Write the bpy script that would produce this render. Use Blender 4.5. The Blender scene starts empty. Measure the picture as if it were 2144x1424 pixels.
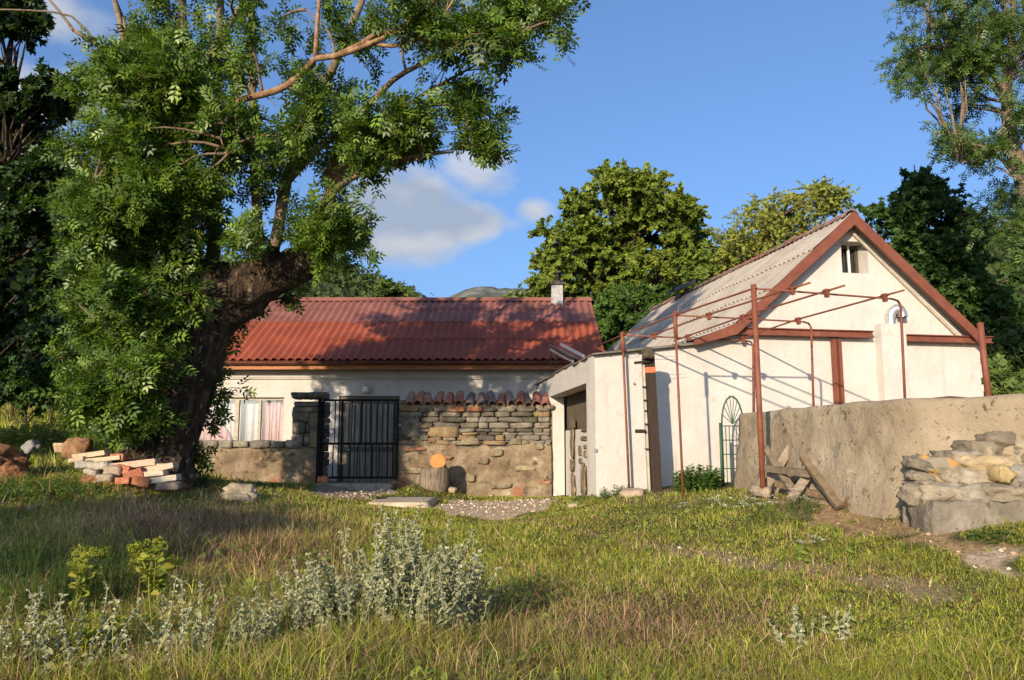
import bpy, math, random
import numpy as np
from mathutils import Vector, noise
from mathutils.geometry import tessellate_polygon

rng = np.random.default_rng(7)
random.seed(7)
SC = bpy.context.scene
COL = SC.collection

# ------------------------------------------------------------------ camera
IW, IH, F = 2144.0, 1424.0, 1635.0
CAMZ = 1.6
PITCH = math.atan(220 / F)
cd = bpy.data.cameras.new('camera')
cam = bpy.data.objects.new('camera', cd)
COL.objects.link(cam)
cam.location = (0, 0, CAMZ)
cam.rotation_euler = (math.radians(90) + PITCH, 0, 0)
cd.sensor_width = 36
cd.lens = 36 * F / IW
cd.clip_start = 0.05
cd.clip_end = 6000
SC.camera = cam
CP, SP = math.cos(PITCH), math.sin(PITCH)

# ------------------------------------------------------------------ light
SUN_EL, SUN_AZ = math.radians(16.5), math.radians(24)     # sun behind the camera, to the left
w = bpy.data.worlds.new('World')
SC.world = w
w.use_nodes = True
wn, wl = w.node_tree.nodes, w.node_tree.links
wn.clear()
w_out = wn.new('ShaderNodeOutputWorld')
w_bg = wn.new('ShaderNodeBackground')
sky = wn.new('ShaderNodeTexSky')
sky.sky_type = 'NISHITA'
sky.sun_disc = False
sky.sun_elevation = SUN_EL
sky.sun_rotation = math.radians(180 + 24)
sky.altitude = 300
sky.air_density = 1.0
sky.dust_density = 4.0
sky.ozone_density = 4.0
w_bg.inputs['Strength'].default_value = 0.15
sl = bpy.data.lights.new('sun', 'SUN')
sl.energy = 4.3
sl.angle = math.radians(0.6)
sl.color = (1.0, 0.82, 0.60)
so = bpy.data.objects.new('sun', sl)
COL.objects.link(so)
so.location = (-8, -16, 12)
_d = Vector((math.sin(SUN_AZ) * math.cos(SUN_EL), math.cos(SUN_AZ) * math.cos(SUN_EL), -math.sin(SUN_EL)))
so.rotation_euler = _d.to_track_quat('-Z', 'Y').to_euler()
SC.view_settings.view_transform = 'Standard'
SC.view_settings.look = 'None'
SC.view_settings.exposure = 0.7
SC.view_settings.gamma = 1.0
SC.cycles.max_bounces = 6
SC.cycles.transparent_max_bounces = 12


# ------------------------------------------------------------------ pixel <-> world
def raydir(px, py):
    u, v = (px - IW / 2) / F, (py - IH / 2) / F
    return np.array([u, CP + v * SP, SP - v * CP])


def P(px, py, D):
    d = raydir(px, py)
    d = d * (D / d[1])
    return Vector((d[0], d[1], d[2] + CAMZ))


def proj(X, Y, Z):
    Z = Z - CAMZ
    f = Y * CP + Z * SP
    up = -Y * SP + Z * CP
    f = np.where(f < 0.05, 0.05, f)
    return IW / 2 + F * X / f, IH / 2 - F * up / f


# clouds in the sky, placed by direction
def wnode(t, **kw):
    n = wn.new(t)
    for k, v in kw.items():
        setattr(n, k, v)
    return n


def wmath(op, a, b=None, clamp=False):
    n = wn.new('ShaderNodeMath')
    n.operation = op
    n.use_clamp = clamp
    for i, x in enumerate((a, b)):
        if x is None:
            continue
        if isinstance(x, (int, float)):
            n.inputs[i].default_value = x
        else:
            wl.new(x, n.inputs[i])
    return n.outputs[0]


geo = wn.new('ShaderNodeTexCoord')
nz = wn.new('ShaderNodeTexNoise')
nz.inputs['Scale'].default_value = 9.0
nz.inputs['Detail'].default_value = 8
nz.inputs['Roughness'].default_value = 0.58
mp = wn.new('ShaderNodeMapping')
mp.inputs['Scale'].default_value = (1, 1, 1.7)
wl.new(geo.outputs['Generated'], mp.inputs['Vector'])
wl.new(mp.outputs[0], nz.inputs['Vector'])
total, shade_acc = None, None
#            px   py   rx(px) ry(px) strength
for (cx, cy, rx, ry, st) in ((845, 455, 175, 110, 1.7), (950, 465, 115, 60, 1.5), (790, 430, 120, 90, 1.2), (1005, 360, 110, 70, 1.0),
                             (1120, 435, 55, 35, .8), (100, 30, 150, 60, .8), (30, 200, 130, 70, 1.1), (200, 190, 110, 70, .75),
                             (1050, 470, 70, 28, .5)):
    d = Vector(raydir(cx, cy)).normalized()
    sub = wn.new('ShaderNodeVectorMath')
    sub.operation = 'SUBTRACT'
    sub.inputs[1].default_value = d
    wl.new(geo.outputs['Generated'], sub.inputs[0])
    sc_ = wn.new('ShaderNodeVectorMath')
    sc_.operation = 'MULTIPLY'
    sc_.inputs[1].default_value = (F / rx, F / rx, F / ry)
    wl.new(sub.outputs[0], sc_.inputs[0])
    ln = wn.new('ShaderNodeVectorMath')
    ln.operation = 'LENGTH'
    wl.new(sc_.outputs[0], ln.inputs[0])
    m = wmath('SUBTRACT', 1.25, ln.outputs['Value'], clamp=True)
    m = wmath('MULTIPLY', m, st)
    total = m if total is None else wmath('MAXIMUM', total, m)
nzz = wmath('MULTIPLY', wmath('SUBTRACT', nz.outputs['Fac'], 0.44), 4.2)
cl = wmath('ADD', total, wmath('MULTIPLY', nzz, 0.62))
cl = wmath('MULTIPLY', cl, wmath('MULTIPLY', total, 1.6, clamp=True))
cl = wmath('SUBTRACT', cl, 0.28)
cl = wmath('MULTIPLY', cl, 1.15, clamp=True)
nz2 = wn.new('ShaderNodeTexNoise')
nz2.inputs['Scale'].default_value = 5.0
nz2.inputs['Detail'].default_value = 5
wl.new(mp.outputs[0], nz2.inputs['Vector'])
cr = wn.new('ShaderNodeValToRGB')
cr.color_ramp.elements[0].position = 0.42
cr.color_ramp.elements[0].color = (1.55, 1.9, 2.5, 1)
cr.color_ramp.elements[1].position = 0.60
cr.color_ramp.elements[1].color = (2.9, 2.95, 3.1, 1)
wl.new(nz2.outputs['Fac'], cr.inputs['Fac'])
sky_gain = wn.new('ShaderNodeMix')
sky_gain.data_type = 'RGBA'
sky_gain.blend_type = 'MIX'
wl.new(cl, sky_gain.inputs['Factor'])
tint = wn.new('ShaderNodeMix')
tint.data_type = 'RGBA'
tint.blend_type = 'MULTIPLY'
tint.inputs['Factor'].default_value = 1.0
tint.inputs[7].default_value = (.805, .968, 1.22, 1)
gam = wn.new('ShaderNodeGamma')
gam.inputs['Gamma'].default_value = .8
wl.new(sky.outputs[0], gam.inputs['Color'])
wl.new(gam.outputs[0], tint.inputs[6])
wl.new(tint.outputs[2], sky_gain.inputs[6])
wl.new(cr.outputs[0], sky_gain.inputs[7])
wl.new(sky_gain.outputs[2], w_bg.inputs['Color'])
wl.new(w_bg.outputs[0], w_out.inputs['Surface'])


# ------------------------------------------------------------------ materials
def nodes_of(m):
    m.use_nodes = True
    nt = m.node_tree
    nt.nodes.clear()
    return nt, nt.nodes, nt.links


def ramp(nt, fac, stops):
    r = nt.nodes.new('ShaderNodeValToRGB')
    e = r.color_ramp.elements
    while len(e) < len(stops):
        e.new(0.5)
    for k, (p, c) in enumerate(stops):
        e[k].position = p
        e[k].color = tuple(c) + (1,)
    nt.links.new(fac, r.inputs['Fac'])
    return r.outputs[0]


def noise_node(nt, scale, detail=4, rough=.6, vec=None, stretch=None):
    tc = nt.nodes.new('ShaderNodeTexCoord')
    v = tc.outputs['Object'] if vec is None else vec
    if stretch:
        mpn = nt.nodes.new('ShaderNodeMapping')
        mpn.inputs['Scale'].default_value = stretch
        nt.links.new(v, mpn.inputs['Vector'])
        v = mpn.outputs[0]
    n = nt.nodes.new('ShaderNodeTexNoise')
    n.inputs['Scale'].default_value = scale
    n.inputs['Detail'].default_value = detail
    n.inputs['Roughness'].default_value = rough
    nt.links.new(v, n.inputs['Vector'])
    return n.outputs['Fac']


def mixc(nt, fac, a, b, mode='MIX'):
    m = nt.nodes.new('ShaderNodeMix')
    m.data_type = 'RGBA'
    m.blend_type = mode
    for i, x in ((0, fac), (6, a), (7, b)):
        if isinstance(x, (int, float)):
            m.inputs[i].default_value = x
        elif isinstance(x, tuple):
            m.inputs[i].default_value = x + (1,)
        else:
            nt.links.new(x, m.inputs[i])
    return m.outputs[2]


def surf(name, stops, scale=6, detail=5, rough=.8, bump=.3, bscale=30, spots=None, stretch=None,
         metallic=0, spec=.35, attr=False, bdist=.02, bdetail=6, stains=None):
    """Principled surface: noise ramp, optional second noise of spots (lo, hi, colour, scale), bump."""
    m = bpy.data.materials.new(name)
    nt, N, L = nodes_of(m)
    out = N.new('ShaderNodeOutputMaterial')
    b = N.new('ShaderNodeBsdfPrincipled')
    L.new(b.outputs[0], out.inputs[0])
    c = ramp(nt, noise_node(nt, scale, detail, stretch=stretch), stops)
    if attr:
        a = N.new('ShaderNodeAttribute')
        a.attribute_name = 'Col'
        c = mixc(nt, 1.0, c, a.outputs['Color'], 'MULTIPLY')
    for s in (spots or []):
        lo, hi, colr, ssc = s[:4]
        st = s[4] if len(s) > 4 else stretch
        f = ramp(nt, noise_node(nt, ssc, 6, .65, stretch=st), [(lo, (0, 0, 0)), (hi, (1, 1, 1))])
        c = mixc(nt, f, c, colr)
    L.new(c, b.inputs['Base Color'])
    b.inputs['Roughness'].default_value = rough
    b.inputs['Metallic'].default_value = metallic
    b.inputs['Specular IOR Level'].default_value = spec
    if bump:
        bn = N.new('ShaderNodeBump')
        bn.inputs['Strength'].default_value = bump
        bn.inputs['Distance'].default_value = bdist
        L.new(noise_node(nt, bscale, bdetail, .65, stretch=stretch), bn.inputs['Height'])
        L.new(bn.outputs[0], b.inputs['Normal'])
    return m


def leafmat(name, transl=.35, rough=.5, spec=.4, gain=1.0):
    """Plant material: colour from the per-leaf attribute, part of the light passes through."""
    m = bpy.data.materials.new(name)
    nt, N, L = nodes_of(m)
    out = N.new('ShaderNodeOutputMaterial')
    b = N.new('ShaderNodeBsdfPrincipled')
    t = N.new('ShaderNodeBsdfTranslucent')
    mx = N.new('ShaderNodeMixShader')
    a = N.new('ShaderNodeAttribute')
    a.attribute_name = 'Col'
    L.new(a.outputs['Color'], b.inputs['Base Color'])
    c2 = mixc(nt, 1.0, a.outputs['Color'], (1.25 * gain, 1.35 * gain, .45 * gain), 'MULTIPLY')
    L.new(c2, t.inputs['Color'])
    b.inputs['Roughness'].default_value = rough
    b.inputs['Specular IOR Level'].default_value = spec
    mx.inputs[0].default_value = transl
    L.new(b.outputs[0], mx.inputs[1])
    L.new(t.outputs[0], mx.inputs[2])
    L.new(mx.outputs[0], out.inputs[0])
    return m


M = {}
M['plaster'] = surf('white_plaster', [(.3, (.455, .425, .385)), (.7, (.535, .505, .465))], 1.6, 6, .9, .45, 9, bdist=.04,
                    spots=[(.58, .80, (.43, .395, .345), 1.1), (.62, .76, (.38, .34, .285), 3.3), (.70, .75, (.28, .24, .19), 9), (.60, .80, (.40, .355, .295), 2.2, (1.6, 1.6, .22))])
M['plaster_old'] = surf('old_render', [(.3, (.10, .07, .042)), (.5, (.215, .16, .10)), (.72, (.37, .30, .205))], 2.2, 9, .95, 1.0, 12, bdist=.05,
                        spots=[(.58, .66, (.09, .065, .042), 7), (.64, .70, (.46, .40, .31), 4), (.58, .70, (.30, .12, .065), 1.6)])
M['concrete'] = surf('weathered_concrete', [(.3, (.215, .165, .105)), (.5, (.285, .23, .155)), (.72, (.37, .31, .22))], 1.3, 9, .95, .8, 12, bdist=.03,
                     spots=[(.60, .66, (.085, .058, .036), 9), (.62, .69, (.16, .085, .04), 3.2), (.66, .71, (.44, .38, .29), 2.1), (.62, .66, (.07, .05, .035), 26)])
M['concrete_pale'] = surf('pale_lime_splash', [(.3, (.55, .52, .46)), (.7, (.72, .69, .62))], 8, 6, .95, .6, 30)
M['stone'] = surf('grey_stone', [(.28, (.06, .054, .046)), (.5, (.145, .13, .108)), (.75, (.25, .225, .185))], 5, 8, .9, .9, 18, bdist=.03, attr=True,
                  spots=[(.60, .70, (.30, .25, .17), 3.2)])
M['stone_light'] = surf('limestone', [(.3, (.17, .15, .115)), (.5, (.29, .255, .20)), (.75, (.42, .375, .31))], 4, 8, .9, .9, 16, bdist=.04, attr=True,
                        spots=[(.62, .70, (.13, .12, .11), 9)])
M['stone_lichen'] = surf('stone_with_orange_lichen', [(.3, (.17, .15, .115)), (.55, (.29, .255, .20)), (.75, (.42, .375, .31))], 4, 8, .9, .9, 16, bdist=.04, attr=True,
                         spots=[(.53, .58, (.46, .25, .06), 7)])
M['mortar'] = surf('dark_mortar', [(.3, (.07, .06, .05)), (.7, (.18, .15, .12))], 9, 6, .95, .6, 40)
M['red_roof'] = surf('red_roof_sheet', [(.3, (.24, .056, .028)), (.6, (.34, .083, .040)), (.8, (.40, .125, .062))], 1.2, 7, .75, .2, 40,
                     spots=[(.62, .72, (.25, .07, .05), 3)], spec=.3)
M['brown_roof'] = surf('faded_brown_roof_sheet', [(.3, (.20, .075, .06)), (.6, (.27, .11, .085)), (.8, (.32, .15, .12))], 1.4, 7, .8, .2, 40,
                       spots=[(.62, .72, (.15, .07, .06), 4)], spec=.3)
M['grey_roof'] = surf('grey_cement_sheet', [(.3, (.24, .21, .175)), (.55, (.32, .285, .245)), (.8, (.38, .345, .305))], 2.2, 7, .9, .3, 40,
                      spots=[(.64, .72, (.16, .13, .10), 11), (.66, .8, (.28, .22, .16), 2)])
M['brown_paint'] = surf('brown_paint', [(.3, (.13, .042, .025)), (.7, (.20, .067, .038))], 5, 5, .55, .12, 50,
                        spots=[(.68, .74, (.28, .20, .16), 5)])
M['pipe_rust'] = surf('red_oxide_pipe', [(.3, (.135, .042, .023)), (.7, (.215, .072, .038))], 9, 6, .6, .15, 60, spots=[(.62, .7, (.12, .05, .03), 14)])
M['gutter'] = surf('brown_gutter', [(.3, (.10, .035, .025)), (.7, (.15, .055, .035))], 3, 4, .4, .05, 30)
M['fascia'] = surf('varnished_board', [(.3, (.28, .10, .035)), (.7, (.42, .17, .06))], 5, 5, .6, .2, 30, stretch=(.4, 6, 6))
M['tile_red'] = surf('terracotta_tile', [(.3, (.115, .062, .05)), (.55, (.185, .105, .08)), (.75, (.27, .185, .135))], 7, 7, .85, .4, 30, attr=True,
                     spots=[(.58, .66, (.30, .26, .18), 12)])
M['black_metal'] = surf('black_painted_iron', [(.3, (.006, .006, .006)), (.7, (.014, .013, .012))], 8, 4, .8, .1, 60, spec=.15)
M['green_metal'] = surf('green_painted_iron', [(.3, (.02, .06, .035)), (.7, (.04, .10, .06))], 8, 4, .5, .1, 60, spots=[(.62, .7, (.16, .09, .04), 12)])
M['white_paint'] = surf('white_paint', [(.3, (.66, .64, .58)), (.7, (.80, .78, .73))], 8, 4, .6, .1, 40)
M['frame_paint'] = surf('weathered_frame_paint', [(.3, (.30, .26, .19)), (.7, (.45, .40, .32))], 10, 5, .7, .2, 40)
M['grey_paint'] = surf('grey_door_paint', [(.3, (.07, .062, .05)), (.7, (.12, .105, .085))], 6, 5, .6, .15, 30, stretch=(4, 4, .4))
M['dark_wood'] = surf('dark_stained_beam', [(.3, (.018, .012, .008)), (.7, (.04, .024, .016))], 6, 6, .8, .4, 30, stretch=(6, 6, .5))
M['grey_wood'] = surf('weathered_wood', [(.3, (.14, .105, .075)), (.5, (.25, .20, .15)), (.75, (.36, .31, .25))], 10, 6, .9, .6, 30, attr=True)
M['slat_wood'] = surf('dark_slats', [(.3, (.04, .032, .022)), (.7, (.12, .098, .065))], 9, 5, .85, .3, 30, stretch=(3, 3, .4))
M['cut_wood'] = surf('fresh_cut_wood', [(.3, (.50, .17, .045)), (.6, (.68, .28, .08)), (.8, (.72, .36, .14))], 8, 5, .8, .3, 40)
_nt = M['cut_wood'].node_tree
_b = [n for n in _nt.nodes if n.type == 'BSDF_PRINCIPLED'][0]
_w = _nt.nodes.new('ShaderNodeTexWave')
_w.wave_type = 'RINGS'
_w.rings_direction = 'Y'
_w.inputs['Scale'].default_value = 14
_w.inputs['Distortion'].default_value = 2.5
_tc = _nt.nodes.new('ShaderNodeTexCoord')
_nt.links.new(_tc.outputs['Object'], _w.inputs['Vector'])
_old = _b.inputs['Base Color'].links[0].from_socket
_nt.links.new(mixc(_nt, .55, _old, ramp(_nt, _w.outputs['Fac'], [(.2, (.26, .085, .02)), (.8, (.62, .25, .07))])), _b.inputs['Base Color'])
M['pale_plank'] = surf('pale_sawn_wood', [(.3, (.40, .32, .23)), (.7, (.56, .47, .36))], 8, 5, .85, .2, 40, attr=True)
M['bark'] = surf('ash_bark', [(.30, (.018, .011, .007)), (.46, (.05, .032, .020)), (.58, (.11, .075, .045)), (.72, (.24, .18, .12))], 5.5, 10, .95, 1.0, 9, bdist=.16, stretch=(1.8, 1.8, .6),
                 spots=[(.60, .64, (.36, .29, .20), 4.4, (1, 1, 1))])
M['limb_bark'] = surf('limb_bark', [(.3, (.085, .06, .04)), (.5, (.17, .125, .085)), (.75, (.30, .24, .175))], 7, 7, .9, .6, 22, bdist=.03, attr=True)
M['dark_glass'] = surf('dark_glass', [(.3, (.012, .014, .016)), (.7, (.02, .022, .024))], 2, 2, .08, 0, spec=.6)
M['panel_dark'] = surf('dark_panel', [(.3, (.02, .02, .024)), (.7, (.035, .035, .04))], 3, 2, .25, 0, spec=.6)
M['steel'] = surf('bare_steel', [(.3, (.50, .50, .50)), (.7, (.68, .68, .67))], 8, 4, .35, .1, 30, metallic=.8)
M['chimney_paint'] = surf('peeling_white_chimney', [(.3, (.22, .23, .235)), (.6, (.40, .405, .40)), (.8, (.18, .18, .18))], 9, 5, .9, .4, 30)
M['curtain'] = surf('pink_curtain', [(.3, (.36, .17, .19)), (.7, (.50, .28, .29))], 9, 4, .9, .2, 40)
M['net_curtain'] = surf('white_net_curtain', [(.3, (.30, .30, .32)), (.7, (.42, .41, .43))], 9, 4, .9, .2, 40)
M['soil'] = surf('orange_soil', [(.3, (.13, .06, .03)), (.5, (.26, .12, .055)), (.7, (.40, .20, .10))], 14, 9, .95, 1.0, 20, bdist=.06)
M['brick'] = surf('red_brick', [(.3, (.26, .10, .055)), (.5, (.38, .15, .08)), (.7, (.48, .27, .18))], 9, 5, .9, .4, 30, attr=True)
M['slab'] = surf('pale_slab', [(.3, (.34, .27, .19)), (.7, (.50, .41, .30))], 4, 7, .9, .5, 26)
M['rust_sheet'] = surf('rusty_sheet', [(.3, (.14, .05, .03)), (.7, (.28, .10, .05))], 5, 5, .8, .3, 30)
M['pebble'] = surf('pebbles', [(.3, (.9, .9, .9)), (.7, (1, 1, 1))], 9, 3, .9, .3, 50, attr=True)
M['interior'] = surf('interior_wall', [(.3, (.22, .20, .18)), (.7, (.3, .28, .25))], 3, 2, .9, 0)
M['leaf'] = leafmat('tree_leaves', .30, .45, .45)
M['leaf_far'] = leafmat('far_leaves', .22, .6, .25)
M['grass'] = leafmat('grass_blades', .30, .6, .2)
M['felt'] = leafmat('felted_leaves', .15, .9, .1, gain=.9)
M['flower'] = leafmat('flower_petals', .25, .8, .1, gain=.8)

gm = bpy.data.materials.new('window_glass')
nt, N, L = nodes_of(gm)
o_ = N.new('ShaderNodeOutputMaterial')
g1 = N.new('ShaderNodeBsdfGlossy')
g1.inputs['Roughness'].default_value = .03
g2 = N.new('ShaderNodeBsdfTransparent')
mx = N.new('ShaderNodeMixShader')
mx.inputs[0].default_value = .10
L.new(g2.outputs[0], mx.inputs[1])
L.new(g1.outputs[0], mx.inputs[2])
L.new(mx.outputs[0], o_.inputs[0])
M['glass'] = gm

# ------------------------------------------------------------------ objects
WL = {}


def tag(o, label=None, cat=None, group=None, kind=None):
    if label: o['label'] = label
    if cat: o['category'] = cat
    if group: o['group'] = group
    if kind: o['kind'] = kind
    return o


def empty(name, loc, label, cat, group=None):
    o = bpy.data.objects.new(name, None)
    o.empty_display_size = .3
    COL.objects.link(o)
    o.location = loc
    WL[o.name] = Vector(loc)
    return tag(o, label, cat, group)


def link_mesh(name, me, mat, parent, origin):
    o = bpy.data.objects.new(name, me)
    COL.objects.link(o)
    if parent is not None:
        o.parent = parent
        o.location = Vector(origin) - WL[parent.name]
    else:
        o.location = origin
    WL[o.name] = Vector(origin)
    if mat is not None:
        me.materials.append(mat)
    return o


class MB:
    def __init__(s):
        s.v, s.f, s.c = [], [], []
        s.cur = (1., 1., 1.)

    def add(s, verts, faces):
        b = len(s.v)
        s.v += [tuple(q) for q in verts]
        s.c += [s.cur] * len(verts)
        s.f += [tuple(b + i for i in f) for f in faces]

    def obox(s, c, ax, ay, az):
        """box from centre and three half vectors"""
        c, ax, ay, az = map(Vector, (c, ax, ay, az))
        vs = [c + sx * ax + sy * ay + sz * az for sz in (-1, 1) for sy in (-1, 1) for sx in (-1, 1)]
        s.add(vs, [(0, 2, 3, 1), (4, 5, 7, 6), (0, 1, 5, 4), (2, 6, 7, 3), (0, 4, 6, 2), (1, 3, 7, 5)])

    def box(s, x0, x1, y0, y1, z0, z1):
        s.obox(((x0 + x1) / 2, (y0 + y1) / 2, (z0 + z1) / 2), ((x1 - x0) / 2, 0, 0), (0, (y1 - y0) / 2, 0), (0, 0, (z1 - z0) / 2))

    def beam(s, a, b, wd, ht, up=(0, 0, 1)):
        a, b, up = Vector(a), Vector(b), Vector(up)
        d = (b - a)
        t = d.normalized()
        sd = t.cross(up).normalized()
        u2 = sd.cross(t).normalized()
        s.obox((a + b) / 2, d / 2, sd * wd / 2, u2 * ht / 2)

    def tube(s, pts, rad, n=8, cap=True, rough=0.0):
        pts = [Vector(p) for p in pts]
        if isinstance(rad, (int, float)):
            rad = [rad] * len(pts)
        b = len(s.v)
        ref = None
        for i, p in enumerate(pts):
            t = (pts[min(i + 1, len(pts) - 1)] - pts[max(i - 1, 0)]).normalized()
            if ref is None:
                ref = Vector((1, 0, 0)) if abs(t.x) < .8 else Vector((0, 1, 0))
            sd = (ref - t * ref.dot(t)).normalized()
            ref = sd
            u2 = t.cross(sd)
            for k in range(n):
                a = 2 * math.pi * k / n
                r = rad[i]
                if rough:
                    q = p + (sd * math.cos(a) + u2 * math.sin(a)) * r
                    r *= 1 + rough * (noise.noise(q * 2.3) + .6 * noise.noise(q * 6.1))
                s.v.append(tuple(p + (sd * math.cos(a) + u2 * math.sin(a)) * r))
                s.c.append(s.cur)
        for i in range(len(pts) - 1):
            for k in range(n):
                k2 = (k + 1) % n
                s.f.append((b + i * n + k, b + i * n + k2, b + (i + 1) * n + k2, b + (i + 1) * n + k))
        if cap:
            s.f.append(tuple(b + k for k in range(n))[::-1])
            s.f.append(tuple(b + (len(pts) - 1) * n + k for k in range(n)))

    def stone(s, c, half, seed=0, res=4, rough=.16, pw=.45, rot=0.0):
        """irregular rounded block"""
        c = Vector(c)
        b = len(s.v)
        idx = {}
        off = Vector((seed * 3.7 % 91, seed * 1.3 % 57, seed * 2.9 % 73))
        cr_, sr_ = math.cos(rot), math.sin(rot)
        hm = min(half)
        for ax in range(3):
            for sg in (-1, 1):
                for i in range(res):
                    for j in range(res):
                        q = []
                        for (ii, jj) in ((i, j), (i + 1, j), (i + 1, j + 1), (i, j + 1)):
                            u, v = -1 + 2 * ii / res, -1 + 2 * jj / res
                            p = [0, 0, 0]
                            p[ax] = sg
                            p[(ax + 1) % 3] = u
                            p[(ax + 2) % 3] = v
                            key = tuple(round(x, 4) for x in p)
                            if key not in idx:
                                pv = Vector(p)
                                sph = pv.normalized()
                                r = sph.lerp(pv, pw)
                                nn = noise.noise(pv * .9 + off) * 1.1 + .6 * noise.noise(pv * 2.2 + off)
                                cz = abs(noise.noise(pv * 1.6 + off * 1.7)) + .6 * abs(noise.noise(pv * 3.7 - off))
                                r = r * (1 + rough * nn - rough * .75 * (cz - .3))
                                l = Vector((r.x * half[0], r.y * half[1], r.z * half[2]))
                                l = l + sph * (noise.noise(pv * 4 + off) * .10 * hm)
                                l = Vector((l.x * cr_ - l.z * sr_, l.y, l.x * sr_ + l.z * cr_))
                                idx[key] = len(s.v)
                                s.v.append(tuple(c + l))
                                s.c.append(s.cur)
                            q.append(idx[key])
                        s.f.append(tuple(q) if sg > 0 else tuple(q[::-1]))

    def build(s, name, mat, parent=None, smooth=False, label=None, cat=None, group=None, kind=None):
        V = np.array(s.v, dtype=np.float64)
        if parent is None:
            org = Vector(((V[:, 0].min() + V[:, 0].max()) / 2, (V[:, 1].min() + V[:, 1].max()) / 2, V[:, 2].min()))
        else:
            org = WL[parent.name].copy()
        me = bpy.data.meshes.new(name)
        me.from_pydata([tuple(q) for q in (V - np.array(org))], [], s.f)
        col = me.color_attributes.new('Col', 'FLOAT_COLOR', 'POINT')
        ca = np.ones((len(s.v), 4), dtype=np.float32)
        ca[:, :3] = np.array(s.c)
        col.data.foreach_set('color', ca.ravel())
        if smooth:
            me.polygons.foreach_set('use_smooth', [True] * len(me.polygons))
        me.update()
        o = link_mesh(name, me, mat, parent, org)
        return tag(o, label, cat, group, kind)


def arr_mesh(name, V, Fc, C, mat, parent=None, smooth=False, label=None, cat=None, group=None, kind=None):
    """mesh from numpy arrays: V (n,3), Fc (m,k), C (n,3)"""
    V = np.asarray(V, dtype=np.float64)
    if parent is None:
        org = Vector(((V[:, 0].min() + V[:, 0].max()) / 2, (V[:, 1].min() + V[:, 1].max()) / 2, V[:, 2].min()))
    else:
        org = WL[parent.name].copy()
    me = bpy.data.meshes.new(name)
    n, (m, k) = len(V), Fc.shape
    me.vertices.add(n)
    me.vertices.foreach_set('co', (V - np.array(org)).astype(np.float32).ravel())
    me.loops.add(m * k)
    me.loops.foreach_set('vertex_index', Fc.astype(np.int32).ravel())
    me.polygons.add(m)
    me.polygons.foreach_set('loop_start', np.arange(0, m * k, k, dtype=np.int32))
    me.polygons.foreach_set('loop_total', np.full(m, k, dtype=np.int32))
    if smooth:
        me.polygons.foreach_set('use_smooth', np.ones(m, dtype=bool))
    me.update(calc_edges=True)
    if C is not None:
        col = me.color_attributes.new('Col', 'FLOAT_COLOR', 'POINT')
        ca = np.ones((n, 4), dtype=np.float32)
        ca[:, :3] = C
        col.data.foreach_set('color', ca.ravel())
    o = link_mesh(name, me, mat, parent, org)
    return tag(o, label, cat, group, kind)


def holed(outer, holes, fr, b0, b1):
    """wall slab with openings. outer, holes: (a,z) loops; fr(a,b,z)->world; between depths b0 and b1"""
    mb = MB()
    loops = [outer] + holes
    flat = [p for l in loops for p in l]
    tris = tessellate_polygon([[Vector((p[0], p[1], 0)) for p in l] for l in loops])
    for (b, flip) in ((b0, False), (b1, True)):
        mb.add([fr(a, b, z) for a, z in flat], [t[::-1] if flip else t for t in tris])
    for l in loops:
        for i in range(len(l)):
            (a0, z0), (a1, z1) = l[i], l[(i + 1) % len(l)]
            mb.add([fr(a0, b0, z0), fr(a1, b0, z1), fr(a1, b1, z1), fr(a0, b1, z0)], [(0, 1, 2, 3)])
    return mb


def column_wall(top, zb, hole, fr, b0, b1):
    """wall slab under the polyline top [(a,z)...] (a rising), with one rectangular opening"""
    mb = MB()
    xs = sorted(set([p[0] for p in top] + [hole[0], hole[1]]))
    ta, tz = [p[0] for p in top], [p[1] for p in top]
    zt = lambda a: float(np.interp(a, ta, tz))
    for i in range(len(xs) - 1):
        a0, a1 = xs[i], xs[i + 1]
        inside = a0 >= hole[0] - 1e-6 and a1 <= hole[1] + 1e-6
        spans = [((zb, zb), (hole[2], hole[2])), ((hole[3], hole[3]), (zt(a0), zt(a1)))] if inside else [((zb, zb), (zt(a0), zt(a1)))]
        for (l0, l1), (h0, h1_) in spans:
            for b in (b0, b1):
                mb.add([fr(a0, b, l0), fr(a1, b, l1), fr(a1, b, h1_), fr(a0, b, h0)], [(0, 1, 2, 3) if b == b0 else (3, 2, 1, 0)])
        mb.add([fr(a0, b0, zt(a0)), fr(a1, b0, zt(a1)), fr(a1, b1, zt(a1)), fr(a0, b1, zt(a0))], [(0, 1, 2, 3)])
    for a in (xs[0], xs[-1]):
        mb.add([fr(a, b0, zb), fr(a, b0, zt(a)), fr(a, b1, zt(a)), fr(a, b1, zb)], [(0, 1, 2, 3)])
    h = [(hole[0], hole[2]), (hole[1], hole[2]), (hole[1], hole[3]), (hole[0], hole[3])]
    for i in range(4):
        (p0, q0), (p1, q1) = h[i], h[(i + 1) % 4]
        mb.add([fr(p0, b0, q0), fr(p1, b0, q1), fr(p1, b1, q1), fr(p0, b1, q0)], [(0, 1, 2, 3)])
    return mb


def rect(a0, a1, z0, z1):
    return [(a0, z0), (a1, z0), (a1, z1), (a0, z1)]


# ------------------------------------------------------------------ terrain height
CTRL = [(0, 0, 0), (3, 0, 0), (-3, 0, 0), (0, -4, 0), (6, -4, .1), (-6, -4, .1), (8, 2, .5), (-8, 3, .55)]


def ctl(px, py, D):
    p = P(px, py, D)
    CTRL.append((p.x, p.y, p.z))


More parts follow.
